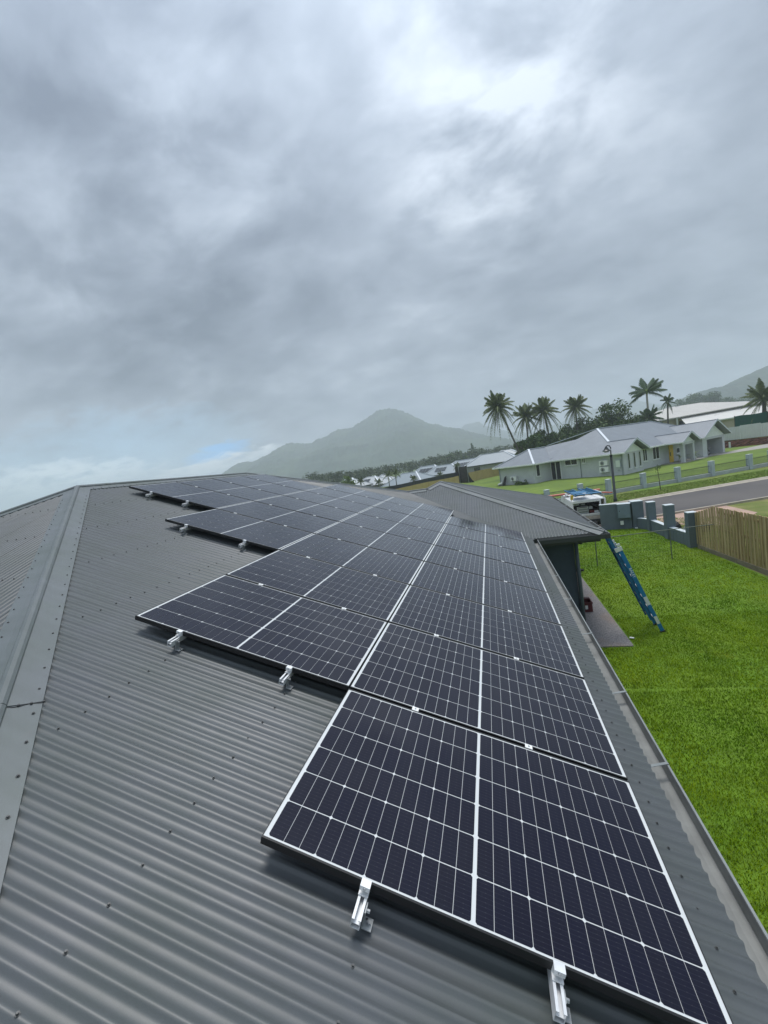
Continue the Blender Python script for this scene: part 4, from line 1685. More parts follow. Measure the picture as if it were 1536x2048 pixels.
# spare ladder, red conduit and flag carried on the rack
la = thing('blue_ladder', 'blue ladder lying flat on the ute roof rack', 'ladder', (11.1, 24.3, 1.86))
for x in (.18, .62, .98, 1.44):
    b = MB()
    b.box(UX + x, UX + x + .05, UY - .35, UY + 3.1, 1.845, 1.925)
    build('stile', b, MT['blue_dark'], la)
for k in range(11):
    b = MB()
    b.box(UX + .23, UX + .62, UY - .2 + k * .3, UY - .16 + k * .3, 1.87, 1.90)
    b.box(UX + 1.03, UX + 1.44, UY - .2 + k * .3, UY - .16 + k * .3, 1.87, 1.90)
    build('rung', b, MT['blue_dark'], la)
b = MB()
b.box(UX + .24, UX + .96, UY + .3, UY + 1.5, 1.926, 1.931)
b.box(UX + .30, UX + 1.4, UY - .30, UY + .1, 1.926, 1.930)
build('cover_sheet', b, MT['blue_dark'], la)
b = MB()
for k in range(4):
    b.tube([(UX - 1.9, UY + 2.35 + .07 * k, 1.72 + .02 * (k % 2)), (UX + .2, UY + 2.2 + .07 * k, 1.76), (UX + 2.0, UY + 2.1 + .07 * k, 1.80)], .05, 8)
tag(build('conduit_bundle', b, MT['orange']), 'bundle of orange red conduit across the ute', 'conduit')
b = MB()
b.obox((UX + .05, UY - .05, 1.80), (.07, .02, 0), (.0, .03, .0), (.01, 0, .13))
tag(build('warning_flag', b, MT['yellow_flag']), 'yellow flag tied to the ute rack', 'flag')
b = MB()
for k in range(3):
    b.tube([(UX + 1.62 + .04 * k, UY + .1, 1.86), (UX + 1.95 + .04 * k, UY - .3, 1.84)], .035, 8)
tag(build('orange_pipe', b, MT['orange']), 'short orange pipes sticking out of the ute rack', 'pipe')
wbk = thing('paint_bucket', 'white bucket on the ground behind the ute', 'bucket', (11.75, 22.95, 0))
b = MB()
b.tube([(11.75, 22.95, 0.01), (11.75, 22.95, .36)], [.13, .16], 14)
build('body', b, MT['white'], wbk, smooth=True)
b = MB()
b.tube([(11.75, 22.95, .33), (11.75, 22.95, .37)], .168, 14)
build('lid', b, MT['white'], wbk)
b = MB()
b.tube([(11.59, 22.95, .33), (11.60, 22.8, .24), (11.75, 22.76, .20), (11.90, 22.8, .24), (11.91, 22.95, .33)], .006, 5)
build('handle', b, MT['bars'], wbk)

# ------------------------------------------------------------------ street lamp
lx, ly = 14.68, 31.95
lm = thing('street_lamp', 'dark green street lamp with hooked arm behind the grey wall', 'street lamp', (lx, ly, 0))
b = MB()
b.tube([(lx, ly, 0), (lx, ly, .25), (lx, ly, .27), (lx, ly, 3.40)], [.13, .125, .095, .08], 14)
build('pole', b, MT['lamp'], lm, smooth=True)
b = MB()
b.tube([(lx, ly, 3.40), (lx, ly, 3.46)], [.12, .10], 12)
b.tube([(lx, ly, 3.46), (lx + .01, ly, 3.75), (lx + .03, ly, 3.95), (lx - .04, ly, 4.12), (lx - .2, ly - .02, 4.17), (lx - .28, ly - .02, 4.08)], .04, 8)
build('arm', b, MT['lamp'], lm, smooth=True)
b = MB()
b.tube([(lx - .28, ly - .02, 4.12), (lx - .28, ly - .02, 3.98), (lx - .28, ly - .02, 3.90), (lx - .28, ly - .02, 3.80)], [.05, .12, .17, .30], 16, cap=False)
hd = build('lamp_head', b, MT['lamp'], lm, smooth=True)
b = MB()
b.tube([(lx - .28, ly - .02, 3.82), (lx - .28, ly - .02, 3.76), (lx - .28, ly - .02, 3.68)], [.25, .22, .12], 14)
build('diffuser', b, MT['lampshade'], hd, smooth=True)

# ------------------------------------------------------------------ fence across the street
gf = thing('pillar_fence', 'pale grey pillar fence with black bars across the street', 'fence', (20, 38, 0))
PX = [(7.6, 33.7), (10.4, 34.9), (13.2, 36.1), (15.5, 36.75), (18.5, 38.0), (21.5, 39.15), (24.6, 40.5), (28.2, 42.1), (30.4, 43.2), (33.5, 44.6), (36.6, 46.0), (39.7, 47.4)]
for i, (x, y) in enumerate(PX):
    h = 1.18 + 0.02 * i
    b = MB()
    d = np.array([.92, .39, 0])
    n2 = np.array([-.39, .92, 0])
    b.obox((x, y, h / 2 - .05), d * .17, n2 * .17, (0, 0, h / 2 + .05))
    build('pillar', b, MT['fencegrey'], gf)
    b = MB()
    b.obox((x, y, h + .02), d * .185, n2 * .185, (0, 0, .018))
    build('coping', b, MT['greycap'], gf)
for (p, q) in zip(PX[:-1], PX[1:]):
    p, q = np.array([*p, 0.]), np.array([*q, 0.])
    d = (q - p) / np.linalg.norm(q - p)
    a, c = p + d * .172, q - d * .172
    b = MB()
    b.beam(a + (0, 0, .13), c + (0, 0, .13), .2, .36)
    build('plinth', b, MT['fencegrey2'], gf)
    b = MB()
    L = np.linalg.norm(c - a)
    for z in (.36, .92):
        b.beam(a + (0, 0, z), c + (0, 0, z), .035, .03)
    k = int(L / .105)
    for i in range(1, k):
        m_ = a + (c - a) * i / k
        b.beam(m_ + (0, 0, .34), m_ + (0, 0, 1.0), .016, .016, up=(1, 0, 0))
    build('bar_panel', b, MT['bars'], gf)
# staked sapling on the far verge
sp = thing('sapling', 'thin bare sapling on the verge in front of the pillar fence', 'sapling', (18.9, 35.6, 0))
b = MB()
b.tube([(18.9, 35.6, 0), (18.86, 35.6, .8), (18.80, 35.6, 1.9)], [.035, .03, .012], 6)
build('stem', b, MT['bark'], sp)
V, T = [], []
for i in range(60):
    c = np.array([18.8, 35.6, 1.75]) + rng.normal(0, .12, 3)
    a, b_ = rng.normal(0, .06, 3), rng.normal(0, .06, 3)
    V += [c, c + a, c + b_]
    T.append((3 * i, 3 * i + 1, 3 * i + 2))
np_mesh('foliage', np.array(V), np.array(T), MT['leaf_mid'], parent=sp)

# ------------------------------------------------------------------ the grey house across the street
HA = math.radians(44.5)
HF = np.array([math.cos(HA), math.sin(HA), 0])
HS = np.array([-math.sin(HA), math.cos(HA), 0])
HO = np.array([21.3, 52.9, 0])
HT = 0.53


def hp(a, b, z=0.0):
    return HO + HF * a + HS * b + np.array([0, 0, z])


def hbox(mb, a0, a1, b0, b1, z0, z1, mi=0):
    return mb.obox(hp((a0 + a1) / 2, (b0 + b1) / 2, (z0 + z1) / 2), HF * (a1 - a0) / 2, HS * (b1 - b0) / 2, (0, 0, (z1 - z0) / 2), mi)


nh = thing('neighbour_house', 'low grey rendered house with white gutters and a yellow door', 'house', tuple(hp(8, 6)))


def hw(name, *boxes, m='housewall', parent=None):
    b = MB()
    for q in boxes:
        hbox(b, *q)
    return build(name, b, MT[m], parent or nh)


hw('wall', (0, 16.4, .7, 12.2, -.1, 2.55), (16.401, 22.949, 6.2, 12.2, -.1, 2.55), (22.95, 25, .7, 12.2, -.1, 2.55))
hw('wall', (-3.5, -.001, 10.0, 16.3, -.1, 2.55))
hw('wall', (.0, 4.2, 0.0, .699, -.1, 2.55))
# garage: side walls, lintel, floor and a lining coloured dark for the shade inside
hw('wall', (16.4, 17.7, -1.3, .699, -.1, 2.55), (22.3, 22.95, -1.3, .699, -.1, 2.55), (17.701, 22.299, -1.3, -1.05, 2.25, 2.55))
hw('garage_shade_lining', (16.45, 22.9, 6.0, 6.19, 0.0, 2.5), (16.41, 16.6, .71, 6.0, 0, 2.5), (22.75, 22.94, .71, 6.0, 0, 2.5), (16.6, 22.75, -1.04, 6.0, 2.42, 2.5), m='shade_in')
hw('garage_floor', (16.61, 22.74, -1.6, 5.99, -.05, .03), m='drive_grey')
hw('stored_cabinet', (20.6, 22.0, 2.2, 2.9, .04, 1.7), m='alu_dull')


def roof_poly(name, polys, m='houseroof', thick=0.08, parent=None):
    b = MB()
    for p in polys:
        b.slab([tuple(q) for q in p], thick)
    return build(name, b, MT[m], parent or nh)


EV = 2.62


def zz(d):
    return EV + d * HT


# main body eaves a -.6..25.6, b .1..12.8
B0, B1, A0, A1 = .1, 12.8, -.6, 25.6
HB = (B1 - B0) / 2
BM = (B0 + B1) / 2
RZ = zz(HB)
RL, RR = A0 + HB, A1 - HB
G1 = 2.1                      # centre of the first gable
gh = 2.7
roof_poly('roof', [[hp(A0, B0 - .7, EV), hp(G1, B0 - .7, zz(gh)), hp(G1, B0 + gh, zz(gh)), hp(RL, BM, RZ), hp(A0, B1, EV)]])
roof_poly('roof', [[hp(G1, B0 + gh, zz(gh)), hp(G1 + gh, B0, EV), hp(A1, B0, EV), hp(RR, BM, RZ), hp(RL, BM, RZ)]])
roof_poly('roof', [[hp(A1, B0, EV), hp(A1, B1, EV), hp(RR, BM, RZ)]])
roof_poly('roof', [[hp(A0, B1, EV), hp(RL, BM, RZ), hp(RR, BM, RZ), hp(A1, B1, EV)]])
roof_poly('roof', [[hp(G1, B0 - .7, zz(gh)), hp(G1 + gh, B0 - .7, EV), hp(G1 + gh, B0, EV), hp(G1, B0 + gh, zz(gh))]])
# left block: eaves a -4.1.., b 9.4..16.9
LB0, LB1, LA0 = 9.4, 16.9, -4.1
lh = (LB1 - LB0) / 2
LM = (LB0 + LB1) / 2
LZ = zz(lh)
roof_poly('roof', [[hp(LA0, LB1, EV), hp(LA0, LB0, EV), hp(LA0 + lh, LM, LZ)]])
roof_poly('roof', [[hp(LA0, LB0, EV), hp(A0, LB0, EV), hp(A0 + lh, LM, LZ), hp(LA0 + lh, LM, LZ)]])
roof_poly('roof', [[hp(LA0, LB1, EV), hp(LA0 + lh, LM, LZ), hp(8, LM, LZ), hp(8, LB1, EV)]])
# lower ridge running back from the side slope
roof_poly('roof', [[hp(A0 + .01, 12.6, EV), hp(A0 + lh, LM, LZ), hp(RL - 1.4, BM + 2.2, RZ - 1.0), hp(A0 + .5, 9.6, EV + .3)]])


def gable_roof(c, half, b_front, name='roof'):
    z = zz(half)
    bb = B0 + half
    roof_poly(name, [[hp(c, b_front, z), hp(c, bb, z), hp(c - half, B0, EV), hp(c - half, b_front, EV)],
                     [hp(c + half, b_front, EV), hp(c + half, B0, EV), hp(c, bb, z), hp(c, b_front, z)]])
    b = MB()
    for s in (-1, 1):
        b.beam(hp(c + s * half, b_front - .02, EV - .02), hp(c, b_front - .02, z - .02), .04, .16)
    build('barge_board', b, MT['houseridge'], nh)
    b = MB()
    for s in (-1, 1):
        b.beam(hp(c + s * half, b_front - .01, EV + .09), hp(c, b_front - .01, z + .09), .07, .05)
    build('barge_cap', b, MT['houseroof2'], nh)


gable_roof(11.8, 2.15, -2.1)
gable_roof(19.7, 4.0, -1.9)
b = MB()
for s in (-1, 1):
    b.beam(hp(G1 + s * gh, B0 - .72, EV - .02), hp(G1, B0 - .72, zz(gh) - .02), .04, .16)
build('barge_board', b, MT['houseridge'], nh)
b = MB()
for s in (-1, 1):
    b.beam(hp(G1 + s * gh, B0 - .71, EV + .09), hp(G1, B0 - .71, zz(gh) + .09), .07, .05)
build('barge_cap', b, MT['houseroof2'], nh)
for c, hf, bf in ((G1, 2.1, -.02), (11.8, 1.55, -1.62), (19.7, 3.28, -1.28)):
    b = MB()
    z1 = 2.551 + hf * HT
    v = [hp(c - hf, bf, 2.551), hp(c + hf, bf, 2.551), hp(c, bf, z1), hp(c - hf, bf + .1, 2.551), hp(c + hf, bf + .1, 2.551), hp(c, bf + .1, z1)]
    b.add(v, [(0, 1, 2), (5, 4, 3), (0, 3, 4, 1), (1, 4, 5, 2), (2, 5, 3, 0)])
    build('gable_panel', b, MT['gable'], nh)
# white ridge caps
for p, q in ((hp(RL, BM, RZ), hp(RR, BM, RZ)), (hp(G1, B0 + gh, zz(gh)), hp(RL, BM, RZ)), (hp(A0 + lh + .2, 12.9, LZ + .1), hp(RL, BM, RZ)),
             (hp(LA0, LB0, EV), hp(LA0 + lh, LM, LZ)), (hp(LA0, LB1, EV), hp(LA0 + lh, LM, LZ)), (hp(LA0 + lh, LM, LZ), hp(A0 + lh, LM, LZ)),
             (hp(A1, B0, EV), hp(RR, BM, RZ))):
    b = MB()
    b.beam(p + (0, 0, .04), q + (0, 0, .04), .26 if p is not None else .1, .07)
    build('ridge_cap', b, MT['houseridge'], nh)
for c, hf, bf in ((G1, gh, B0 - .7), (11.8, 2.15, -2.1), (19.7, 4.0, -1.9)):
    b = MB()
    b.beam(hp(c, bf, zz(hf) + .03), hp(c, B0 + hf, zz(hf) + .03), .10, .06)
    build('ridge_cap', b, MT['houseroof2'], nh)
# gutters
for p, q in ((hp(LA0 - .06, LB1, EV - .04), hp(LA0 - .06, LB0, EV - .04)), (hp(LA0, LB0 - .06, EV - .04), hp(A0, LB0 - .06, EV - .04)),
             (hp(A0 - .06, LB0, EV - .04), hp(A0 - .06, B0 - .7, EV - .04)), (hp(G1 + gh + .06, B0 - .7, EV - .04), hp(G1 + gh + .06, B0, EV - .04)),
             (hp(G1 + gh, B0 - .06, EV - .04), hp(9.6, B0 - .06, EV - .04)), (hp(9.59, B0, EV - .04), hp(9.59, -2.1, EV - .04)),
             (hp(14.0, B0 - .06, EV - .04), hp(15.7, B0 - .06, EV - .04)), (hp(15.64, B0, EV - .04), hp(15.64, -1.9, EV - .04)),
             (hp(23.76, -1.9, EV - .04), hp(23.76, .1, EV - .04))):
    b = MB()
    b.beam(p, q, .14, .17)
    build('gutter', b, MT['white'], nh)
sf = MB()
hbox(sf, LA0 + .02, -.001, LB0, 9.99, 2.551, 2.561)
hbox(sf, A0 + .01, -.01, B0 - .6, 9.39, 2.552, 2.562)
hbox(sf, .0, 25, B0, .69, 2.553, 2.563)
build('soffit', sf, MT['gable'], nh)


def window(kind, c0, c1, z0, z1, plane, mull=0, frame='white', depth=.05, sill=True):
    """kind 'f': front plane b=plane facing -b; 's': side plane a=plane facing -a"""
    def q(mb, u0, u1, d0, d1, w0, w1):
        if kind == 'f':
            hbox(mb, u0, u1, plane - d1, plane - d0, w0, w1)
        else:
            hbox(mb, plane - d1, plane - d0, u0, u1, w0, w1)
    b = MB()
    t = .07
    q(b, c0, c0 + t, .002, depth, z0, z1)
    q(b, c1 - t, c1, .002, depth, z0, z1)
    q(b, c0 + t, c1 - t, .002, depth, z0, z0 + t)
    q(b, c0 + t, c1 - t, .002, depth, z1 - t, z1)
    for i in range(mull):
        x = c0 + (c1 - c0) * (i + 1) / (mull + 1)
        q(b, x - t * .5, x + t * .5, .002, depth - .005, z0 + t, z1 - t)
    wo = build('window', b, MT[frame], nh)
    g = MB()
    q(g, c0 + t, c1 - t, .003, .02, z0 + t, z1 - t)
    build('pane', g, MT['glass'], wo)
    if sill:
        s = MB()
        q(s, c0 - .05, c1 + .05, .003, .12, z0 - .09, z0 - .01)
        build('sill', s, MT['gable'], wo)


window('s', 5.9, 7.75, 1.75, 2.50, 0, 1)
window('s', 4.75, 5.25, 1.85, 2.50, 0, 1)
window('f', -3.1, -2.35, .85, 2.45, 10.0)
for x in (.95, 2.15, 3.35):
    window('f', x - .08, x + .38, .60, 2.45, 0, 0, 'housewall')
window('f', 5.5, 6.5, .95, 2.48, .7, 1, 'gable')
window('f', 7.8, 9.4, .90, 2.50, .7, 1, 'white')
window('f', 13.75, 14.7, 1.05, 1.80, .7, 0, 'white')
# sliding door on the side
b = MB()
for (u0, u1) in ((8.40, 8.50), (9.16, 9.27), (9.92, 10.0)):
    hbox(b, -.07, -.002, u0, u1, 0, 2.45)
hbox(b, -.07, -.002, 8.5, 9.92, 2.38, 2.45)
sd_ = build('sliding_door', b, MT['white'], nh)
b = MB()
hbox(b, -.03, -.003, 8.5, 9.16, .05, 2.38)
hbox(b, -.03, -.003, 9.27, 9.92, .05, 2.38)
build('pane', b, MT['glass'], sd_)
b = MB()
hbox(b, 11.82, 12.78, .60, .69, .02, 2.5)
yd = build('front_door', b, MT['yellow'], nh)
yd['label'] = 'tall yellow front door'
b = MB()
b.tube([hp(11.95, .55, .9), hp(11.95, .55, 1.4)], .03, 6)
build('handle', b, MT['bars'], yd)
# portico posts and slab
for (a, bb_) in ((10.55, -1.5), (13.05, -1.5)):
    hw('porch_post', (a - .2, a + .2, bb_ - .2, bb_ + .2, 0, 2.55))
hw('porch_beam', (10.2, 13.4, -1.68, -1.33, 2.25, 2.549))
hw('porch_floor', (9.6, 16.3, -2.0, .69, -.1, .06), m='drive_grey')
for (kind, u, pl) in (('s', 5.5, 0), ('s', .15, 0), ('s', 16.15, -3.5)):
    b = MB()
    b.tube([hp(pl - .06, u, 2.5), hp(pl - .06, u, 0)], .045, 8)
    b.tube([hp(pl - .35, u, 2.45), hp(pl - .06, u, 2.3)], .05, 8)
    build('downpipe', b, MT['far_roof'], nh)


def aircon(lab, plane, u, z, wd=.9, ht=.65):
    a = thing('air_conditioner', lab, 'air conditioner', tuple(hp(plane, u, z)), 'air conditioners on the grey house')
    b = MB()
    hbox(b, plane - .40, plane - .06, u - wd / 2, u + wd / 2, z, z + ht)
    build('body', b, MT['white'], a)
    b = MB()
    c = hp(plane - .402, u + .12, z + ht / 2)
    b.tube([c, c - HF * .02], ht * .40, 18)
    g_ = build('fan_grille', b, MT['alu_dull'], a)
    b = MB()
    for k in range(6):
        t = PI * k / 6
        d = HS * math.cos(t) + np.array([0, 0, math.sin(t)])
        b.beam(c - HF * .03 - d * ht * .37, c - HF * .03 + d * ht * .37, .015, .02, up=tuple(HF))
    build('blade_guard', b, MT['bars'], g_)
    b = MB()
    for s in (-.3, .3):
        hbox(b, plane - .42, plane - .005, u + s - .02, u + s + .02, z - .06, z - .005)
    build('bracket', b, MT['bars'], a)


aircon('upper white air conditioner on the side wall behind the lamp', 0, 2.25, 1.32, 1.05, .62)
aircon('lower white air conditioner on the side wall behind the lamp', 0, 2.25, .50, 1.10, .66)
aircon('white air conditioner low on the far left block of the house', -3.5, 13.4, .55, 1.0, .62)
mbx = thing('wall_meter_box', 'pale grey meter box on the house wall beside the gable', 'meter box', tuple(hp(0, .6, 1)))
b = MB()
hbox(b, -.2, -.004, .28, .85, .95, 1.85)
build('body', b, MT['fencegrey'], mbx)
b = MB()
hbox(b, -.215, -.201, .31, .82, 1.0, 1.8)
build('door', b, MT['gable'], mbx)
b = MB()
hbox(b, -.1, -.004, .45, .70, .50, .68)
tag(build('tap_box', b, MT['fencegrey2']), 'small grey box low on the wall under the meter box', 'box')
# clutter at the left corner: black bins and white bags
gb = thing('bag', 'black bag leaning on the far left house wall', 'bag', tuple(hp(-4, 15.0)))
b = MB()
b.tube([hp(-4.1, 15.1, .02), hp(-3.95, 15.0, .6), hp(-3.8, 14.9, 1.15)], [.22, .20, .16], 10)
build('body', b, MT['black'], gb)
b = MB()
b.tube([hp(-3.8, 14.9, 1.15), hp(-3.75, 14.75, 1.35)], [.10, .05], 8)
build('top', b, MT['bars'], gb)
b = MB()
for (u, z, r) in ((15.6, .22, .22), (15.3, .3, .16), (15.85, .18, .18)):
    b.tube([hp(-4.3, u, 0.0), hp(-4.3, u, z), hp(-4.25, u, z * 2)], [r, r * 1.1, r * .4], 9)
tag(build('white_sacks', b, MT['offwhite'], smooth=True), 'white sacks heaped at the left corner of the house', 'sacks')


def potted(a, bb_, lab, s=1.0):
    t = thing('potted_plant', lab, 'plant', tuple(hp(a, bb_, 0)), 'potted palms by the porch')
    b = MB()
    b.tube([hp(a, bb_, .06), hp(a, bb_, .5)], [.26, .34], 12)
    build('pot', b, MT['pot'], t, smooth=True)
    for k in range(16):
        th = 2 * PI * k / 16 + random.uniform(-.2, .2)
        L = random.uniform(.8, 1.3) * s
        up = random.uniform(.5, 1.3)
        leaf = MB()
        prev = None
        for i in range(6):
            f = i / 5
            c = hp(a, bb_, .5) + np.array([math.cos(th) * L * f, math.sin(th) * L * f, up * f * 1.2 - 1.0 * f * f * .9])
            wv = .09 * (1 - f) + .015
            sdv = np.array([-math.sin(th), math.cos(th), 0]) * wv
            if prev is not None:
                o = len(leaf.v)
                leaf.add([prev[0] - prev[1], prev[0] + prev[1], c + sdv, c - sdv], [(0, 1, 2, 3)])
            prev = (c, sdv)
        build('leaf', leaf, MT['leaf_bright'], t)


potted(11.3, -1.0, 'yellow green potted palm between the porch posts', 1.1)
potted(13.7, -1.3, 'yellow green potted palm right of the second porch post', 1.0)
# motorbike in the garage
mk = thing('motorbike', 'black motorbike parked in the open garage', 'motorbike', tuple(hp(19.4, -.4)))
for u in (18.75, 20.1):
    b = MB()
    c = hp(u, -.45, .34)
    pts = [c + HF * .30 * math.cos(t) + np.array([0, 0, .30 * math.sin(t)]) for t in np.linspace(0, 2 * PI, 17)]
    b.tube(pts, .06, 6, cap=False)
    w_ = build('wheel', b, MT['black'], mk)
    b = MB()
    b.tube([c - HS * .05, c + HS * .05], .16, 10)
    build('hub', b, MT['alu_dull'], w_)
b = MB()
b.tube([hp(18.9, -.45, .62), hp(19.3, -.45, .55), hp(19.7, -.45, .6), hp(20.05, -.45, .75)], [.10, .24, .20, .08], 8)
b.tube([hp(20.1, -.45, .34), hp(19.88, -.45, 1.0)], .05, 6)
build('body', b, MT['black'], mk, smooth=True)
b = MB()
b.tube([hp(18.55, -.45, .82), hp(18.9, -.45, .84), hp(19.35, -.45, .78)], [.06, .13, .10], 8)
build('seat', b, MT['bars'], mk, smooth=True)
b = MB()
b.tube([hp(19.85, -.85, 1.05), hp(19.9, -.45, 1.0), hp(19.85, -.05, 1.05)], .025, 6)
build('handlebar', b, MT['alu'], mk)
b = MB()
b.tube([hp(20.0, -.45, .9), hp(20.14, -.45, .88)], [.12, .10], 10)
build('headlight', b, MT['alu'], mk)
# concrete drive to the garage
b = MB()
b.add([hp(16.5, -1.7, .012), hp(23.5, -1.7, .012), hp(34, -3.5, .012), hp(44, -3.0, .012), hp(44, -7.5, .012), hp(26, -7.0, .012)],
      [(5, 4, 3, 2, 1, 0)])
tag(build('driveway_slab', b, MT['drive_grey']), kind='structure')

# ------------------------------------------------------------------ raised lot on the right: earth bank, white fence, shade cloth, big pale house
w0, w1 = np.array([42.3, 77.6, 0.0]), np.array([49.5, 68.6, 0.0])
wd_ = (w1 - w0) / np.linalg.norm(w1 - w0)
wn_ = np.array([wd_[1], -wd_[0], 0])
if wn_[1] < 0:
    wn_ = -wn_
wl = np.linalg.norm(w1 - w0) + 4
b = MB()
nx, nz = 60, 8
vs = []
for i in range(nx + 1):
    for k in range(nz + 1):
        z = 1.15 * k / nz
        r = random.uniform(-.10, .10) if 0 < k < nz else 0
        vs.append(tuple(w0 - wd_ * 2 + wd_ * (wl + 2) * i / nx + wn_ * (.35 * k / nz + r) + np.array([0, 0, z])))
b.add(vs, [(i * (nz + 1) + k, (i + 1) * (nz + 1) + k, (i + 1) * (nz + 1) + k + 1, i * (nz + 1) + k + 1) for i in range(nx) for k in range(nz)])
tag(build('earth_bank', b, MT['redearth']), kind='structure')
b = MB()
c0, c1 = w0 - wd_ * 2 + wn_ * .3, w0 + wd_ * wl + wn_ * .3
b.slab([tuple(c0 + (0, 0, 1.12)), tuple(c1 + (0, 0, 1.12)), tuple(c1 + wn_ * 60 + (0, 0, 1.12)), tuple(c0 + wn_ * 60 + (0, 0, 1.12))], .05)
tag(build('raised_terrace', b, MT['far_lawn']), kind='structure')
wf = thing('sheet_fence', 'long white sheet metal fence on top of the red bank', 'fence', tuple(w0 + (0, 0, 1.1)))
n = 6
for i in range(n):
    b = MB()
    p = w0 + wn_ * .55 + wd_ * (wl + .5) * i / n
    q = w0 + wn_ * .55 + wd_ * (wl + .5) * (i + 1) / n
    d = (q - p)
    zt = 3.15 + (.10 if i % 2 else 0)
    m = 24
    vv = []
    for k in range(m + 1):
        off = wn_ * (.02 if k % 2 else -.02)
        for z in (.95, zt):
            vv.append(tuple(p + d * (k / m) * .985 + off + np.array([0, 0, z])))
    b.add(vv, [(2 * k, 2 * k + 2, 2 * k + 3, 2 * k + 1) for k in range(m)])
    build('panel', b, MT['whitefence'], wf)
    b = MB()
    b.obox(p - wn_ * .03 + (0, 0, 2.0 if i else 1.9), wd_ * .04, wn_ * .04, (0, 0, 1.15))
    build('post', b, MT['offwhite'], wf)
for i in range(3):
    b = MB()
    p = w0 + wd_ * (1.5 + i * 5.0) - wn_ * .15
    b.box(p[0] - .10, p[0] + .10, p[1] - .10, p[1] + .10, -.1, 1.5 if i == 2 else .9)
    tag(build('bollard', b, MT['offwhite']), f'{("left", "middle", "right")[i]} pale bollard standing against the red bank', 'bollard', 'bollards by the red bank')
sc0 = thing('shade_screen', 'dark green shade cloth screen behind the white sheet fence', 'shade screen', tuple(w0 + wn_ * 5))
b = MB()
p, q = w0 + wn_ * 4 + wd_ * .4, w0 + wn_ * 4 + wd_ * (wl + 2)
m = 20
vv = []
for k in range(m + 1):
    c = p + (q - p) * k / m
    sag = .06 * math.sin(k * PI * .5)
    vv += [tuple(c + np.array([0, 0, 1.15])), tuple(c + wn_ * .05 * math.sin(k * 1.7) + np.array([0, 0, 4.75 - .012 * k + sag]))]
b.add(vv, [(2 * k, 2 * k + 2, 2 * k + 3, 2 * k + 1) for k in range(m)])
build('cloth', b, MT['shade'], sc0)
for k in range(5):
    c = p + (q - p) * k / 4
    b = MB()
    b.tube([c + (0, 0, 1.1), c + (0, 0, 4.85)], .05, 6)
    build('post', b, MT['bars'], sc0)

bh = thing('pale_house', 'large pale roofed house standing high behind the green shade cloth', 'house', tuple(at(1450, 850, 100)))
BD = 96.0


def bp_(x, y, dist=BD):
    return at(x, y, dist)


# a long beige wing with a low white roof, and a hipped grey-cream roof behind
bx = (bp_(1536, 850) - bp_(1372, 850))
bx[2] = 0
bx /= np.linalg.norm(bx)
by = np.array([-bx[1], bx[0], 0])
P0 = bp_(1378, 850)
P0[2] = 0


def bb3(u, v, z):
    return P0 + bx * u + by * v + np.array([0, 0, z])


def zat(x, y, v=0):
    return at(x, y, BD + v)[2]


z_e = zat(1460, 836)
z_r = zat(1430, 822, 4)
b = MB()
b.add([bb3(6.5, .6, 1.1), bb3(34, .6, 1.1), bb3(34, 12, 1.1), bb3(6.5, 12, 1.1), bb3(6.5, .6, z_e), bb3(34, .6, z_e), bb3(34, 12, z_e), bb3(6.5, 12, z_e)],
      [(0, 1, 5, 4), (1, 2, 6, 5), (2, 3, 7, 6), (3, 0, 4, 7)])
build('wall', b, MT['beige'], bh)
roof_poly('roof', [[bb3(-.5, 0, z_e - .1), bb3(35, 0, z_e + .15), bb3(35, 6.5, z_r + .9), bb3(2.5, 6.5, z_r + .25)]], 'cream_roof', .22, bh)
b = MB()
b.beam(bb3(-.5, -.08, z_e - .12), bb3(35, -.08, z_e + .13), .16, .22)
build('gutter', b, MT['offwhite'], bh)
b = MB()
b.obox(bb3(9.0, 3.2, z_e + 1.0), bx * .55, by * .3, (0, 0, .22))
build('roof_vent', b, MT['bars'], bh)
zt_ = zat(1425, 801.5, 14)
ze2 = zat(1345, 837, 4)
roof_poly('roof', [[bb3(-6, 4, ze2), bb3(22, 4, ze2 + .7), bb3(14, 14, zt_), bb3(5.5, 14, zt_)],
                   [bb3(-6, 4, ze2), bb3(5.5, 14, zt_), bb3(-6, 24, ze2)]], 'cream_roof2', .2, bh)
roof_poly('roof', [[bb3(22, 4, ze2 + .7), bb3(30, 14, ze2 + .4), bb3(14, 14.1, zt_ + .02)]], 'cream_roof', .2, bh)
roof_poly('skillion_roof', [[bb3(7, 13.5, zt_ - .05), bb3(22, 12, zt_ - 1.6), bb3(27, 14, zt_ - 1.5), bb3(12, 16.5, zt_ + .1)]], 'far_white', .1, bh)
b = MB()
b.add([bb3(-4.5, 5, 1.0), bb3(20, 5, 1.0), bb3(20, 22, 1.0), bb3(-4.5, 22, 1.0), bb3(-4.5, 5, ze2 - .2), bb3(20, 5, ze2 - .2), bb3(20, 22, ze2 - .2), bb3(-4.5, 22, ze2 - .2)],
      [(0, 1, 5, 4), (1, 2, 6, 5), (2, 3, 7, 6), (3, 0, 4, 7)])
build('wall', b, MT['beige'], bh)
b = MB()
for u in (-5.5, 0.5):
    b.beam(bb3(u, 4.4, 1.0), bb3(u, 4.4, ze2 - .1), .3, .3, up=(1, 0, 0))
build('verandah_post', b, MT['offwhite'], bh)
b = MB()
for u in (-3.5, 2.6):
    b.obox(bb3(u, 4.95, ze2 - 1.5), bx * 1.2, by * .03, (0, 0, .6))
build('window', b, MT['glass'], bh)
ac = thing('wall_air_conditioner', 'pale air conditioner high on the beige wall at the right edge', 'air conditioner', tuple(bb3(17, .3, z_e - 2)))
b = MB()
b.obox(bb3(16.4, .3, z_e - 1.15), bx * .65, by * .25, (0, 0, .5))
build('body', b, MT['offwhite'], ac)
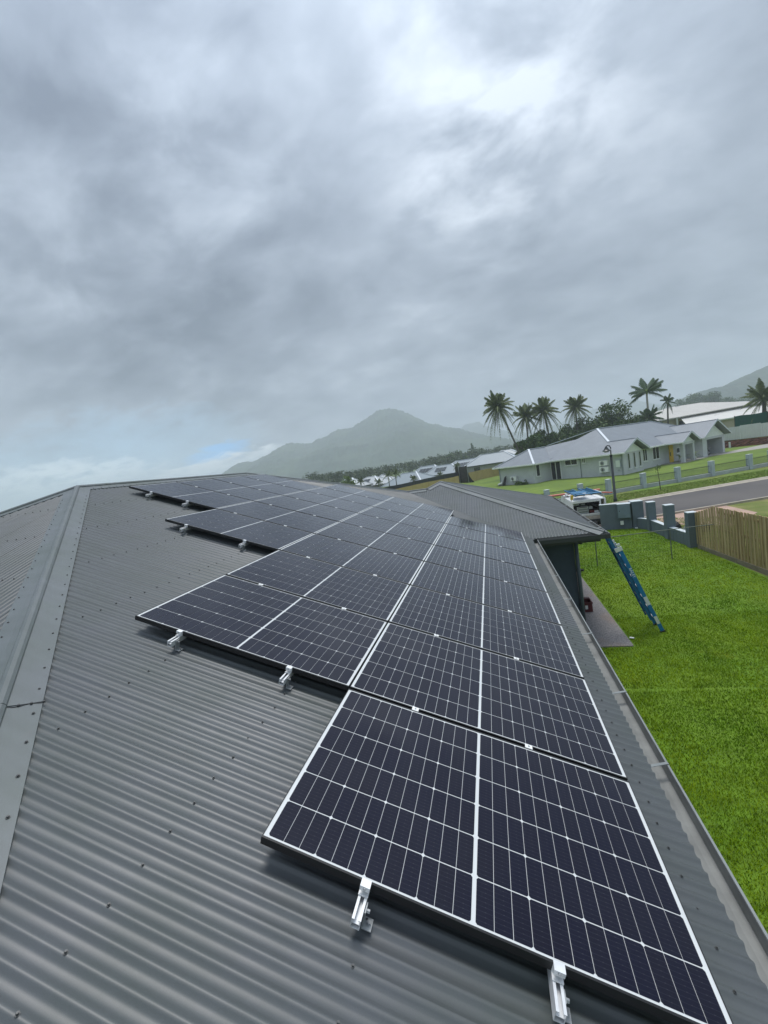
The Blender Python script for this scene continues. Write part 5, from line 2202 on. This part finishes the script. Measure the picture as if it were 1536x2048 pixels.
b = MB()
b.tube([bb3(16.3, .03, z_e - 1.15), bb3(16.3, .0, z_e - 1.15)], .36, 14)
build('fan_grille', b, MT['bars'], ac)

# ------------------------------------------------------------------ yellow timber fence, dark fence and tarp behind the grey house
yf = thing('yellow_fence', 'long yellow timber fence along the back of the green lawn', 'fence', (-8, 105, 0))
YP = [tuple(gnd(x, y, 1.85)[:2]) for x, y in ((770, 983), (797, 977), (824, 971), (856, 963.7), (888, 958), (908, 954), (917, 951.5))]


def fence_panels(pts, z0, z1, m, parent, per=2.4, name='panel', post=True):
    for p, q in zip(pts[:-1], pts[1:]):
        p, q = np.array([*p, 0.]), np.array([*q, 0.])
        L = np.linalg.norm(q - p)
        k = max(1, int(L / per))
        d = (q - p) / L
        for i in range(k):
            a = p + d * (L * i / k + .03)
            c = p + d * (L * (i + 1) / k - .03)
            b = MB()
            b.beam(a + (0, 0, (z0 + z1) / 2), c + (0, 0, (z0 + z1) / 2), .05, z1 - z0 + random.uniform(-.02, .02))
            build(name, b, m, parent)


fence_panels(YP, 0.0, 1.85, MT['yellowfence'], yf)
fence_panels([tuple(gnd(x, y)[:2]) for x, y in ((938, 964.5), (967, 957.5), (997, 951), (1030, 944))], 0.0, 1.85, MT['yellowfence'], yf)
df = thing('dark_fence', 'dark grey fence standing above the yellow fence', 'fence', (-10, 108, 0))
YD = [tuple(gnd(x, y, 2.25)[:2]) for x, y in ((745, 981), (774, 974), (801, 968.5), (830, 962), (856, 956), (888, 950), (908, 945.4), (918, 943))]
fence_panels(YD, 0.2, 2.25, MT['darkfence'], df, per=4.0)
tp = thing('tarp_screen', 'dark brown tarpaulin hung between poles beside the yellow fence', 'tarp', tuple(gnd(925, 961)))
b = MB()
tl, tr = gnd(914, 966), gnd(938, 965)
vv = []
for i in range(9):
    f = i / 8
    for k in range(7):
        z = 3.3 * k / 6
        fl = 1.0 * (1 - k / 6) ** 3 * (f ** 2)
        c = tl + (tr - tl) * (f + fl * .45 * f)
        vv.append(tuple(c + np.array([0, 0.25 * math.sin(f * 9 + k * .4), z - .15 * math.sin(f * PI)])))
b.add(vv, [(i * 7 + k, (i + 1) * 7 + k, (i + 1) * 7 + k + 1, i * 7 + k + 1) for i in range(8) for k in range(6)])
build('cloth', b, MT['tarp'], tp)
for c in (tl, tr, tl + (tr - tl) * .3):
    b = MB()
    b.tube([c - (0, .3, 0), c + (0, -.3, 3.7)], .05, 6)
    build('pole', b, MT['alu_dull'], tp)


# ------------------------------------------------------------------ houses further off
def hip_house(lab, px, py, dist, wdt, dep, rise, wallh, yaw, roofm, solar=0, ridge='houseridge', name='distant_house', base=None, windows=2):
    """ridge centre seen at (px, py) at that distance"""
    top = at(px, py, dist)
    z_ridge = top[2]
    z_eave = z_ridge - rise
    c = np.array([top[0], top[1], 0])
    ca, sa = math.cos(yaw), math.sin(yaw)
    X = np.array([ca, sa, 0])
    Y = np.array([-sa, ca, 0])
    t = thing(name, lab, 'house', tuple(c), 'houses beyond the yellow fence')

    def q(u, v, z):
        return c + X * u + Y * v + np.array([0, 0, z])
    hw_, hd = wdt / 2, dep / 2
    b = MB()
    k = .92
    b.add([q(-hw_ * k, -hd * k, 0), q(hw_ * k, -hd * k, 0), q(hw_ * k, hd * k, 0), q(-hw_ * k, hd * k, 0),
           q(-hw_ * k, -hd * k, z_eave), q(hw_ * k, -hd * k, z_eave), q(hw_ * k, hd * k, z_eave), q(-hw_ * k, hd * k, z_eave)],
          [(0, 1, 5, 4), (1, 2, 6, 5), (2, 3, 7, 6), (3, 0, 4, 7)])
    wo = build('wall', b, MT['far_wall'], t)
    rr = hw_ - hd
    r0, r1 = q(-max(rr, .3), 0, z_ridge), q(max(rr, .3), 0, z_ridge)
    e = [q(-hw_, -hd, z_eave), q(hw_, -hd, z_eave), q(hw_, hd, z_eave), q(-hw_, hd, z_eave)]
    ro = roof_poly('roof', [[e[0], e[1], r1, r0], [e[1], e[2], r1], [e[2], e[3], r0, r1], [e[3], e[0], r0]], roofm, .15, t)
    b = MB()
    for p_, q_ in ((r0, r1), (e[0], r0), (e[1], r1), (e[2], r1), (e[3], r0)):
        b.beam(p_ + (0, 0, .05), q_ + (0, 0, .05), .38, .10)
    build('ridge_cap', b, MT[ridge], ro)
    b = MB()
    b.beam(e[0] - (0, 0, .1), e[1] - (0, 0, .1), .15, .25)
    b.beam(e[1] - (0, 0, .1), e[2] - (0, 0, .1), .15, .25)
    b.beam(e[3] - (0, 0, .1), e[0] - (0, 0, .1), .15, .25)
    build('gutter', b, MT['darkfence'], ro)
    for i in range(windows):
        b = MB()
        u = -hw_ * .5 + i * hw_
        b.obox(q(u, -hd * k - .03, z_eave - 1.1), X * .9, Y * .03, (0, 0, .55))
        build('window', b, MT['glass'], wo)
    for i in range(solar):
        b = MB()
        f0 = .25 + .0 * i
        u0 = -max(rr, .3) * .7 + i * 1.25
        pa = q(u0, -hd * .30, z_eave + rise * .70)
        pb = q(u0, -hd * .68, z_eave + rise * .32)
        b.obox((pa + pb) / 2 + (0, 0, .14), X * .55, (pb - pa) / 2, np.cross((pb - pa) / np.linalg.norm(pb - pa), X) * .03)
        build('roof_panel', b, MT['glass'], ro)


hip_house('white tent like roof at the left end of the distant roofs', 699, 956.5, 118, 10, 8, 2.6, 2.6, -.3, 'far_white', name='distant_house')
hip_house('white roof with palms in front of it', 742, 953, 128, 12, 9, 2.6, 2.6, -.35, 'far_white', 2)
hip_house('small white roof just left of the blue grey roof', 768, 948.5, 135, 8, 6.5, 2.4, 2.6, -.2, 'far_white')
hip_house('blue grey roof directly behind the dark fence', 818, 945, 120, 15, 10, 3.0, 2.6, -.45, 'far_roof', 0)
hip_house('striped grey roof with dark solar panels and a white hip', 856, 931.5, 142, 15, 10, 3.2, 2.6, -.35, 'far_roof', 4)
hip_house('grey roof with white hips left of the tarp', 889, 929.5, 132, 14, 9, 2.8, 2.6, -.35, 'far_roof', 3)
hip_house('wide grey roof above the dark tarp', 938, 918, 136, 20, 11, 3.4, 2.6, -.30, 'far_roof', 4)
hip_house('blue grey roof right of the wide roof near the leaning palm', 985, 906, 128, 17, 10, 3.0, 2.6, -.2, 'far_roof', 0)
hip_house('small pale roof behind the leaning palm trunk', 1012, 899.5, 150, 12, 9, 2.4, 2.6, -.2, 'far_white', 0)


# ------------------------------------------------------------------ trees
def leaf_cloud(centers, radii, n_per, size, flat=.8):
    """leaf quads scattered through clumps"""
    cs = np.asarray(centers, float)
    k = len(cs)
    n = k * n_per
    c = np.repeat(cs, n_per, 0)
    r = np.repeat(np.asarray(radii, float), n_per)
    d = rng.normal(size=(n, 3))
    d /= np.linalg.norm(d, axis=1)[:, None]
    rad = r * rng.random(n) ** .45
    p = c + d * rad[:, None] * np.array([1, 1, flat])
    a = rng.normal(size=(n, 3))
    a /= np.linalg.norm(a, axis=1)[:, None]
    b = np.cross(a, rng.normal(size=(n, 3)))
    b /= np.linalg.norm(b, axis=1)[:, None]
    s = size * rng.uniform(.55, 1.35, n)
    a *= s[:, None]
    b *= (s * .55)[:, None]
    V = np.stack([p - a, p + b, p + a, p - b], 1).reshape(-1, 3)
    F = np.arange(n * 4).reshape(-1, 4)
    return V, F


def tree(lab, base, height, rx, rz, m='leaf_dark', clumps=40, n_per=60, size=.22, name='tree', group=None, trunk=True, cat='tree', cr=.33, lift=0.0):
    base = np.array(base, float)
    t = thing(name, lab, cat, tuple(base), group)
    cz = height - rz
    cs, rs = [], []
    for i in range(clumps):
        d = rng.normal(size=3)
        d /= np.linalg.norm(d)
        rad = rng.random() ** .35
        q = base + np.array([0, 0, cz]) + d * rad * np.array([rx, rx, rz]) * rng.uniform(.7, 1.0)
        if q[2] < base[2] + lift:
            q[2] = base[2] + lift + rng.random() * .5
        cs.append(q)
        rs.append(rx * cr * rng.uniform(.6, 1.25))
    V, F = leaf_cloud(cs, rs, n_per, size)
    np_mesh('crown', V, F, MT[m], parent=t)
    if trunk:
        b = MB()
        b.tube([base, base + (0.05, .05, height * .3), base + (0, 0, height * .62)], [rx * .10 + .05, rx * .08 + .03, .05], 7)
        for k in range(6):
            q = cs[k]
            s = base + np.array([0, 0, height * random.uniform(.25, .5)])
            b.tube([s, (s + q) / 2 + (0, 0, .2), q], [.10 * rx * .5 + .02, .05 * rx * .5 + .02, .02], 5)
        build('trunk', b, MT['bark'], t)
    return t


def gb_(x, y, d):
    p = at(x, y, d)
    return (p[0], p[1], 0.0), p[2]


BACK = 'trees behind the grey house'
for (x, yt, d, rx, rz, m, lab, cl, npp) in (
        (1054, 869, 84, 2.6, 3.6, 'leaf_dark', 'dark leafy tree beside the leaning palm', 40, 70),
        (1078, 868, 88, 2.7, 3.2, 'leaf_mid', 'mid green tree under the pair of palms', 36, 70),
        (1106, 866, 92, 3.6, 3.4, 'leaf_dark', 'dark tree right of the pair of palms', 40, 70),
        (1138, 855, 94, 3.6, 4.2, 'leaf_mid', 'mid green tree under the lone palm', 40, 70),
        (1166, 845, 96, 4.0, 4.8, 'leaf_dark', 'dark tree left of the big round tree', 44, 70),
        (1213, 823, 92, 5.6, 6.6, 'leaf_dark', 'big round dark tree above the roof ridge', 95, 90),
        (1272, 832, 98, 3.0, 4.6, 'leaf_mid', 'loose tree left of the small fan palm', 34, 60),
        (1252, 838, 104, 3.4, 4.6, 'leaf_dark', 'dark tree between the round tree and the palms', 34, 60),
        (1306, 838, 100, 2.6, 4.2, 'leaf_dark', 'dark bushes under the tall royal palm', 34, 60)):
    bs, zt = gb_(x, yt, d)
    tree(lab, bs, zt * 1.12, rx * 1.2, rz * 1.1, m, cl, int(npp * 2.6), .27, name='leafy_tree', group=BACK)
for (x, yt, d, rx, rz, lab) in ((1368, 788, 330, 9.5, 9.0, 'hazy broad tree left of the pale house roof'),
                                (1390, 788, 340, 7.5, 7.0, 'hazy tree behind the ridge of the pale house'),
                                (1417, 785, 330, 7.5, 6.0, 'hazy dark tree just above the pale roof ridge'),
                                (1452, 796, 340, 9, 5.0, 'hazy bushes above the right end of the pale roof'),
                                (1490, 792, 350, 10, 7.0, 'hazy trees left of the palm at the right edge'),
                                (1343, 818, 320, 7, 6.0, 'hazy low tree left of the pale house')):
    bs, zt = gb_(x, yt, d)
    tree(lab, bs, zt, rx, rz, 'leaf_mid', 50, 60, .6, name='hazy_tree', group='hazy trees beyond the pale house', trunk=True)
bs, zt = gb_(689, 947, 105)
tree('bright green bushy tree just above the solar roof edge', bs, zt, 2.6, 3.0, 'leaf_bright', 46, 70, .20, name='bushy_tree')
bs, zt = gb_(905, 902, 230)
tree('broad dark tree rising out of the far wood', bs, zt, 8.0, 6.5, 'leaf_dark', 60, 60, .45, name='broad_tree')
# conifer spire
bs, zt = gb_(943, 887.5, 300)
cf = thing('conifer', 'single pointed conifer rising out of the far wood', 'tree', bs)
cs = [np.array(bs) + np.array([rng.normal(0, .9 * (1 - f)), rng.normal(0, .9 * (1 - f)), zt * (.35 + .65 * f)]) for f in np.linspace(0, 1, 22)]
V, F = leaf_cloud(cs, [2.0 * (1 - f) + .45 for f in np.linspace(0, 1, 22)], 40, .4)
np_mesh('crown', V, F, MT['leaf_dark'], parent=cf)
b = MB()
b.tube([bs, (bs[0], bs[1], zt * .9)], [.3, .05], 6)
build('trunk', b, MT['bark'], cf)
# hedge plants along the house base
for (a, bb_, s, lab) in ((-4.3, 12.2, .5, 'low green shrub at the foot of the left block'), (-4.2, 11.2, .4, 'small low shrub near the corner of the left block')):
    bs = hp(a, bb_, 0)
    tree(lab, bs, s, .7, .3, 'leaf_mid', 14, 40, .08, name='shrub', trunk=False, cat='shrub')


# palms
def frond(parent, c, az, elev, L, droop, wid, m, n=15, curl=0.0, up=0.0):
    """one feather frond: rachis with two rows of drooping leaflets"""
    h = np.array([math.cos(az), math.sin(az), 0])
    sdv = np.array([-math.sin(az), math.cos(az), 0])
    pts = []
    for i in range(n + 1):
        f = i / n
        pts.append(c + h * (L * f * math.cos(elev) * (1 - .25 * droop * f)) + np.array([0, 0, L * (f * math.sin(elev) - droop * f * f * .75)]))
    V, T = [], []
    w0 = .05
    for i in range(n):
        a, b_ = pts[i], pts[i + 1]
        o = len(V)
        wv = w0 * (1 - i / n) + .012
        V += [a - sdv * wv, a + sdv * wv, b_ + sdv * wv, b_ - sdv * wv]
        T += [(o, o + 1, o + 2), (o, o + 2, o + 3)]
    for i in range(1, n + 1):
        f = i / n
        tng = pts[i] - pts[i - 1]
        tng = tng / np.linalg.norm(tng)
        ll = wid * (math.sin(PI * min(1, f * .9 + .12)) ** .6) * random.uniform(.8, 1.15)
        for s in (-1, 1):
            for jj in (0, .5):
                base = pts[i] - tng * (L / n) * jj
                out = sdv * s * .62 + tng * .55 + np.array([0, 0, -.45 + up])
                out = out / np.linalg.norm(out)
                tip = base + out * ll + np.array([0, 0, -.25 * ll * random.uniform(.5, 1.3)])
                wv = tng * (.048 * L / 3.0)
                o = len(V)
                V += [base - wv, base + wv, base + out * ll * .6 + wv * .6, tip]
                T += [(o, o + 1, o + 2), (o, o + 2, o + 3)]
    return np_mesh('frond', np.array(V), np.array(T), MT[m], parent=parent)


def palm(lab, base, crown, L, nf, m, droop=(.5, 1.1), name='palm_tree', tr=.16, wid=.8, trunkm='trunk', elev=(-.95, 1.35), dead=0, group=None, bow=.0, ends=None, up=0.0):
    base, crown = np.array(base, float), np.array(crown, float)
    t = thing(name, lab, 'palm', tuple(base), group)
    b = MB()
    pts, rs = [], []
    for i in range(9):
        f = i / 8
        pts.append(base + (crown - base) * f + np.array([bow * math.sin(PI * f), 0, 0]))
        rs.append(tr * (1.35 - .55 * f) if i else tr * 1.7)
    b.tube(pts, rs, 8)
    build('trunk', b, MT[trunkm], t)
    b = MB()
    b.tube([crown - (0, 0, .5), crown + (0, 0, .1), crown + (0, 0, .5)], [tr * .95, tr * 1.5, tr * .4], 8)
    build('crownshaft', b, MT['leaf_mid'] if trunkm == 'trunk' else MT['leaf_bright'], t)
    for k in range(nf):
        az = 2 * PI * (k * .618034) + random.uniform(-.12, .12)
        f = (k + .5) / nf
        ev = elev[1] + (elev[0] - elev[1]) * f + random.uniform(-.1, .1)
        if ends is not None:
            az, ev = ends[k]
        frond(t, crown + np.array([0, 0, .25 - .4 * f]), az, ev, L * random.uniform(.88, 1.1), random.uniform(*droop) * (.5 + .6 * f), wid * random.uniform(.85, 1.1), m, up=up)
    for k in range(dead):
        frond(t, crown - (0, 0, .3), random.uniform(0, 2 * PI), -1.2, L * .8, .3, wid * .6, 'leaf_dry')
    return t


CG = 'coconut palms behind the grey house'
palm('leftmost coconut palm, leaning, with a bare trunk to the roofs', gnd(1046, 935) * 0 + np.array([12.6, 79.5, 0]), at(996, 815, 76), 4.2, 40, 'leaf_palm', group=CG, dead=3, bow=.3, name='coconut_palm')
palm('smaller coconut palm right of the leaning one', at(1058, 900, 88) * np.array([1, 1, 0]), at(1051, 833, 88), 3.9, 34, 'leaf_palm', group=CG, dead=2, name='coconut_palm')
palm('dense coconut palm with two crossed trunks below it', at(1108, 900, 88) * np.array([1, 1, 0]), at(1087, 822, 87), 4.3, 40, 'leaf_palm', group=CG, dead=3, name='coconut_palm')
palm('lone coconut palm nearest the big round tree', at(1154, 880, 93) * np.array([1, 1, 0]), at(1151, 815, 93), 4.2, 36, 'leaf_palm', group=CG, dead=1, name='coconut_palm')
FR = math.atan2(RW[0][1], RW[0][0])
palm('tall royal palm with a pale trunk, highest of all', at(1302, 900, 84) * np.array([1, 1, 0]), at(1293, 783, 84), 4.6, 13, 'leaf_royal', droop=(.35, .6), group=None, name='royal_palm', trunkm='trunk_pale', tr=.20, wid=1.0,
     ends=[(FR + .1, .55), (FR - .2, .12), (FR + .5, .9), (FR + PI, .30), (FR + PI + .3, .05), (FR + PI - .2, -.25), (FR + PI - .4, .75), (FR + 1.5, 1.2), (FR - 1.5, .4), (FR - 1.2, .9), (FR + 1.7, .2), (FR + PI + .1, -.05), (FR + .0, -.02)], up=-.1)
palm('low spreading palm at the foot of the royal palm', at(1300, 880, 82) * np.array([1, 1, 0]), at(1299, 836, 82), 3.3, 22, 'leaf_royal', group=None, name='fan_palm', trunkm='trunk', tr=.2, wid=.8, elev=(-.3, 1.35))
palm('small ragged palm left of the hazy trees', at(1336, 880, 88) * np.array([1, 1, 0]), at(1335, 803, 88), 1.9, 14, 'leaf_royal', group=None, name='ragged_palm', tr=.16, wid=.6, dead=2)
palm('big date palm cut by the right edge', at(1530, 880, 66) * np.array([1, 1, 0]), at(1528, 796, 66), 3.9, 32, 'leaf_palm', group=None, name='date_palm', tr=.28, wid=.6, elev=(-.6, 1.2), droop=(.45, .8))
LP = 'small palms along the dark fence'
for (x, y, d, L, lab) in ((776, 951, 112, 2.4, 'palm in front of the small white roof'), (790, 947, 110, 2.6, 'tallest palm left of the blue grey roof'),
                          (757, 965, 108, 1.8, 'low palm between the white roofs'), (721, 962, 108, 1.5, 'leftmost thin palm before the white roof'),
                          (827, 957, 114, 1.7, 'palm standing before the blue grey roof'), (914, 933, 116, 1.6, 'palm beside the dark tarp'), (880, 949, 122, 1.5, 'low palm before the grey roofs')):
    c = at(x, y, d)
    palm(lab, c * np.array([1, 1, 0]), c, L, 12, 'leaf_palm', group=LP, name='small_palm', tr=.10, wid=.5, elev=(-.2, 1.3))


# far wood: a belt of trees nobody could count
def far_wood():
    Vs, Fs, off = [], [], 0
    line = [(640, 949, 210), (700, 944, 215), (760, 936, 220), (830, 924, 230), (880, 913, 235), (930, 902, 240), (980, 896, 250), (1030, 890, 260), (1090, 878, 270), (1180, 868, 280), (1320, 842, 290), (1420, 822, 300), (1560, 800, 300)]
    xs = np.array([l[0] for l in line])
    for i in range(330):
        x = rng.uniform(610, 1560)
        y0 = np.interp(x, xs, [l[1] for l in line]) + rng.normal(0, 2.0)
        d = np.interp(x, xs, [l[2] for l in line]) * rng.uniform(.9, 1.35)
        p = at(x, y0, d)
        h = max(3.0, p[2])
        r = rng.uniform(2.0, 4.2)
        cs = [np.array([p[0], p[1], 0]) + np.array([rng.normal(0, r * .5), rng.normal(0, r * .5), rng.uniform(.3, .95) * h]) for k in range(10)]
        V, F = leaf_cloud(cs, [r * .55] * 10, 16, .55)
        Vs.append(V)
        Fs.append(F + off)
        off += len(V)
    tag(np_mesh('far_wood', np.concatenate(Vs), np.concatenate(Fs), MT['leaf_wood']), kind='stuff')


MT['leaf_wood'] = leaf_mat('leaf_wood', (0.022, 0.042, 0.014), (0.075, 0.105, 0.034))
far_wood()


# ------------------------------------------------------------------ mountains
def fbm(x, y, sc_, oct=5, seed=0):
    r = np.random.default_rng(seed)
    out = np.zeros_like(x)
    amp = 1.0
    for o in range(oct):
        for _ in range(3):
            a = r.uniform(0, 2 * PI)
            ph = r.uniform(0, 2 * PI)
            out += amp * np.sin((x * math.cos(a) + y * math.sin(a)) * 2 * PI / sc_ + ph) / 3
        amp *= .55
        sc_ *= .5
    return out


def mountain(name, sky, dist, front, back, seed, nl=420, ns=70, rough=7.0, bumps=2.4):
    P = np.array([at(x, y, dist) for x, y in sky])
    r_ = RW[0][:2] / np.linalg.norm(RW[0][:2])
    r_ = np.array([FWD[1], -FWD[0]])
    lat = (P[:, :2] - CAM[:2]) @ r_
    o = np.argsort(lat)
    lat, hz = lat[o], P[o, 2]
    L = np.linspace(lat[0], lat[-1], nl)
    H = np.interp(L, lat, hz)
    s = np.linspace(0, 1, ns)
    depth = dist - front * (1 - np.clip(s * 1.6, 0, 1)) + back * np.clip((s - .625) / .375, 0, 1)
    prof = np.where(s <= .625, (s / .625) ** 1.15, 1 - ((s - .625) / .375) ** 1.3)
    LL, DD = np.meshgrid(L, depth, indexing='ij')
    PR = np.tile(prof, (nl, 1))
    Z = H[:, None] * PR
    spur = fbm(LL, DD, 420, 4, seed) * .20 * H[:, None] * PR * (1 - PR) * 2.2
    Z = Z + spur + fbm(LL, DD, 60, 3, seed + 1) * rough * .35 * PR ** .5 + (rng.random(Z.shape) - .5) * bumps * (PR > .05)
    Z = np.where(PR <= 0.001, -6.0, Z)
    XY = CAM[:2][None, None, :] + LL[..., None] * r_ + DD[..., None] * FWD
    V = np.concatenate([XY, Z[..., None]], -1).reshape(-1, 3)
    i, j = np.meshgrid(np.arange(nl - 1), np.arange(ns - 1), indexing='ij')
    a = (i * ns + j).ravel()
    F = np.stack([a, a + ns, a + ns + 1, a + 1], 1)
    tag(np_mesh(name, V, F, MT['forest'], smooth=False), kind='structure')


mountain('mountain', [(330, 972), (400, 962), (454, 947), (477, 927), (509, 922), (541, 908), (560, 894.5), (582, 885), (619, 887.5), (642, 876), (673, 860), (708, 853),
                      (737, 833), (760, 819), (778, 815.6), (806, 821.5), (837, 837.5), (869, 849), (901, 853.5), (924, 860), (961, 871.7), (1001, 884), (1060, 888), (1120, 885), (1200, 872)],
         1300, 520, 500, 3, bumps=5.0)
mountain('far_hills', [(860, 905), (895, 870), (920, 855.7), (938, 846.6), (956, 844.3), (974, 851), (1005, 861), (1060, 866), (1110, 850), (1150, 832), (1197, 815), (1238, 801.5), (1274, 799.5), (1310, 808), (1360, 815), (1450, 822)],
         1950, 400, 260, 9, rough=10)
mountain('hill', [(1260, 850), (1310, 826), (1345, 808), (1391, 787.4), (1413, 781), (1429, 776.6), (1450, 772.8), (1468, 765), (1480, 760.6), (1510, 745), (1536, 731), (1570, 722), (1620, 724), (1680, 745), (1760, 780)],
         760, 330, 300, 21, nl=260, rough=5, bumps=3.0)

# ------------------------------------------------------------------ rain haze
hz = MB()
hz.box(-2350, 2350, -2350, 2350, -8.0, 196.0)
hm = bpy.data.materials.new('haze')
hm.use_nodes = True
ht_ = hm.node_tree
ht_.nodes.clear()
vo_ = N(ht_, 'ShaderNodeVolumePrincipled')
vo_.inputs['Color'].default_value = (0.85, 0.925, 1.0, 1)
vo_.inputs['Density'].default_value = 0.00070
vo_.inputs['Anisotropy'].default_value = 0.1
ho_ = N(ht_, 'ShaderNodeOutputMaterial')
lk(ht_, vo_.outputs[0], ho_.inputs['Volume'])
o = build('haze', hz, hm)
o['kind'] = 'stuff'

print('TOPS', {o.name: round(max((o.matrix_world @ Vector(c)).z for c in o.bound_box), 1) for o in bpy.data.objects if o.name in ('mountain', 'hill', 'far_hills')})
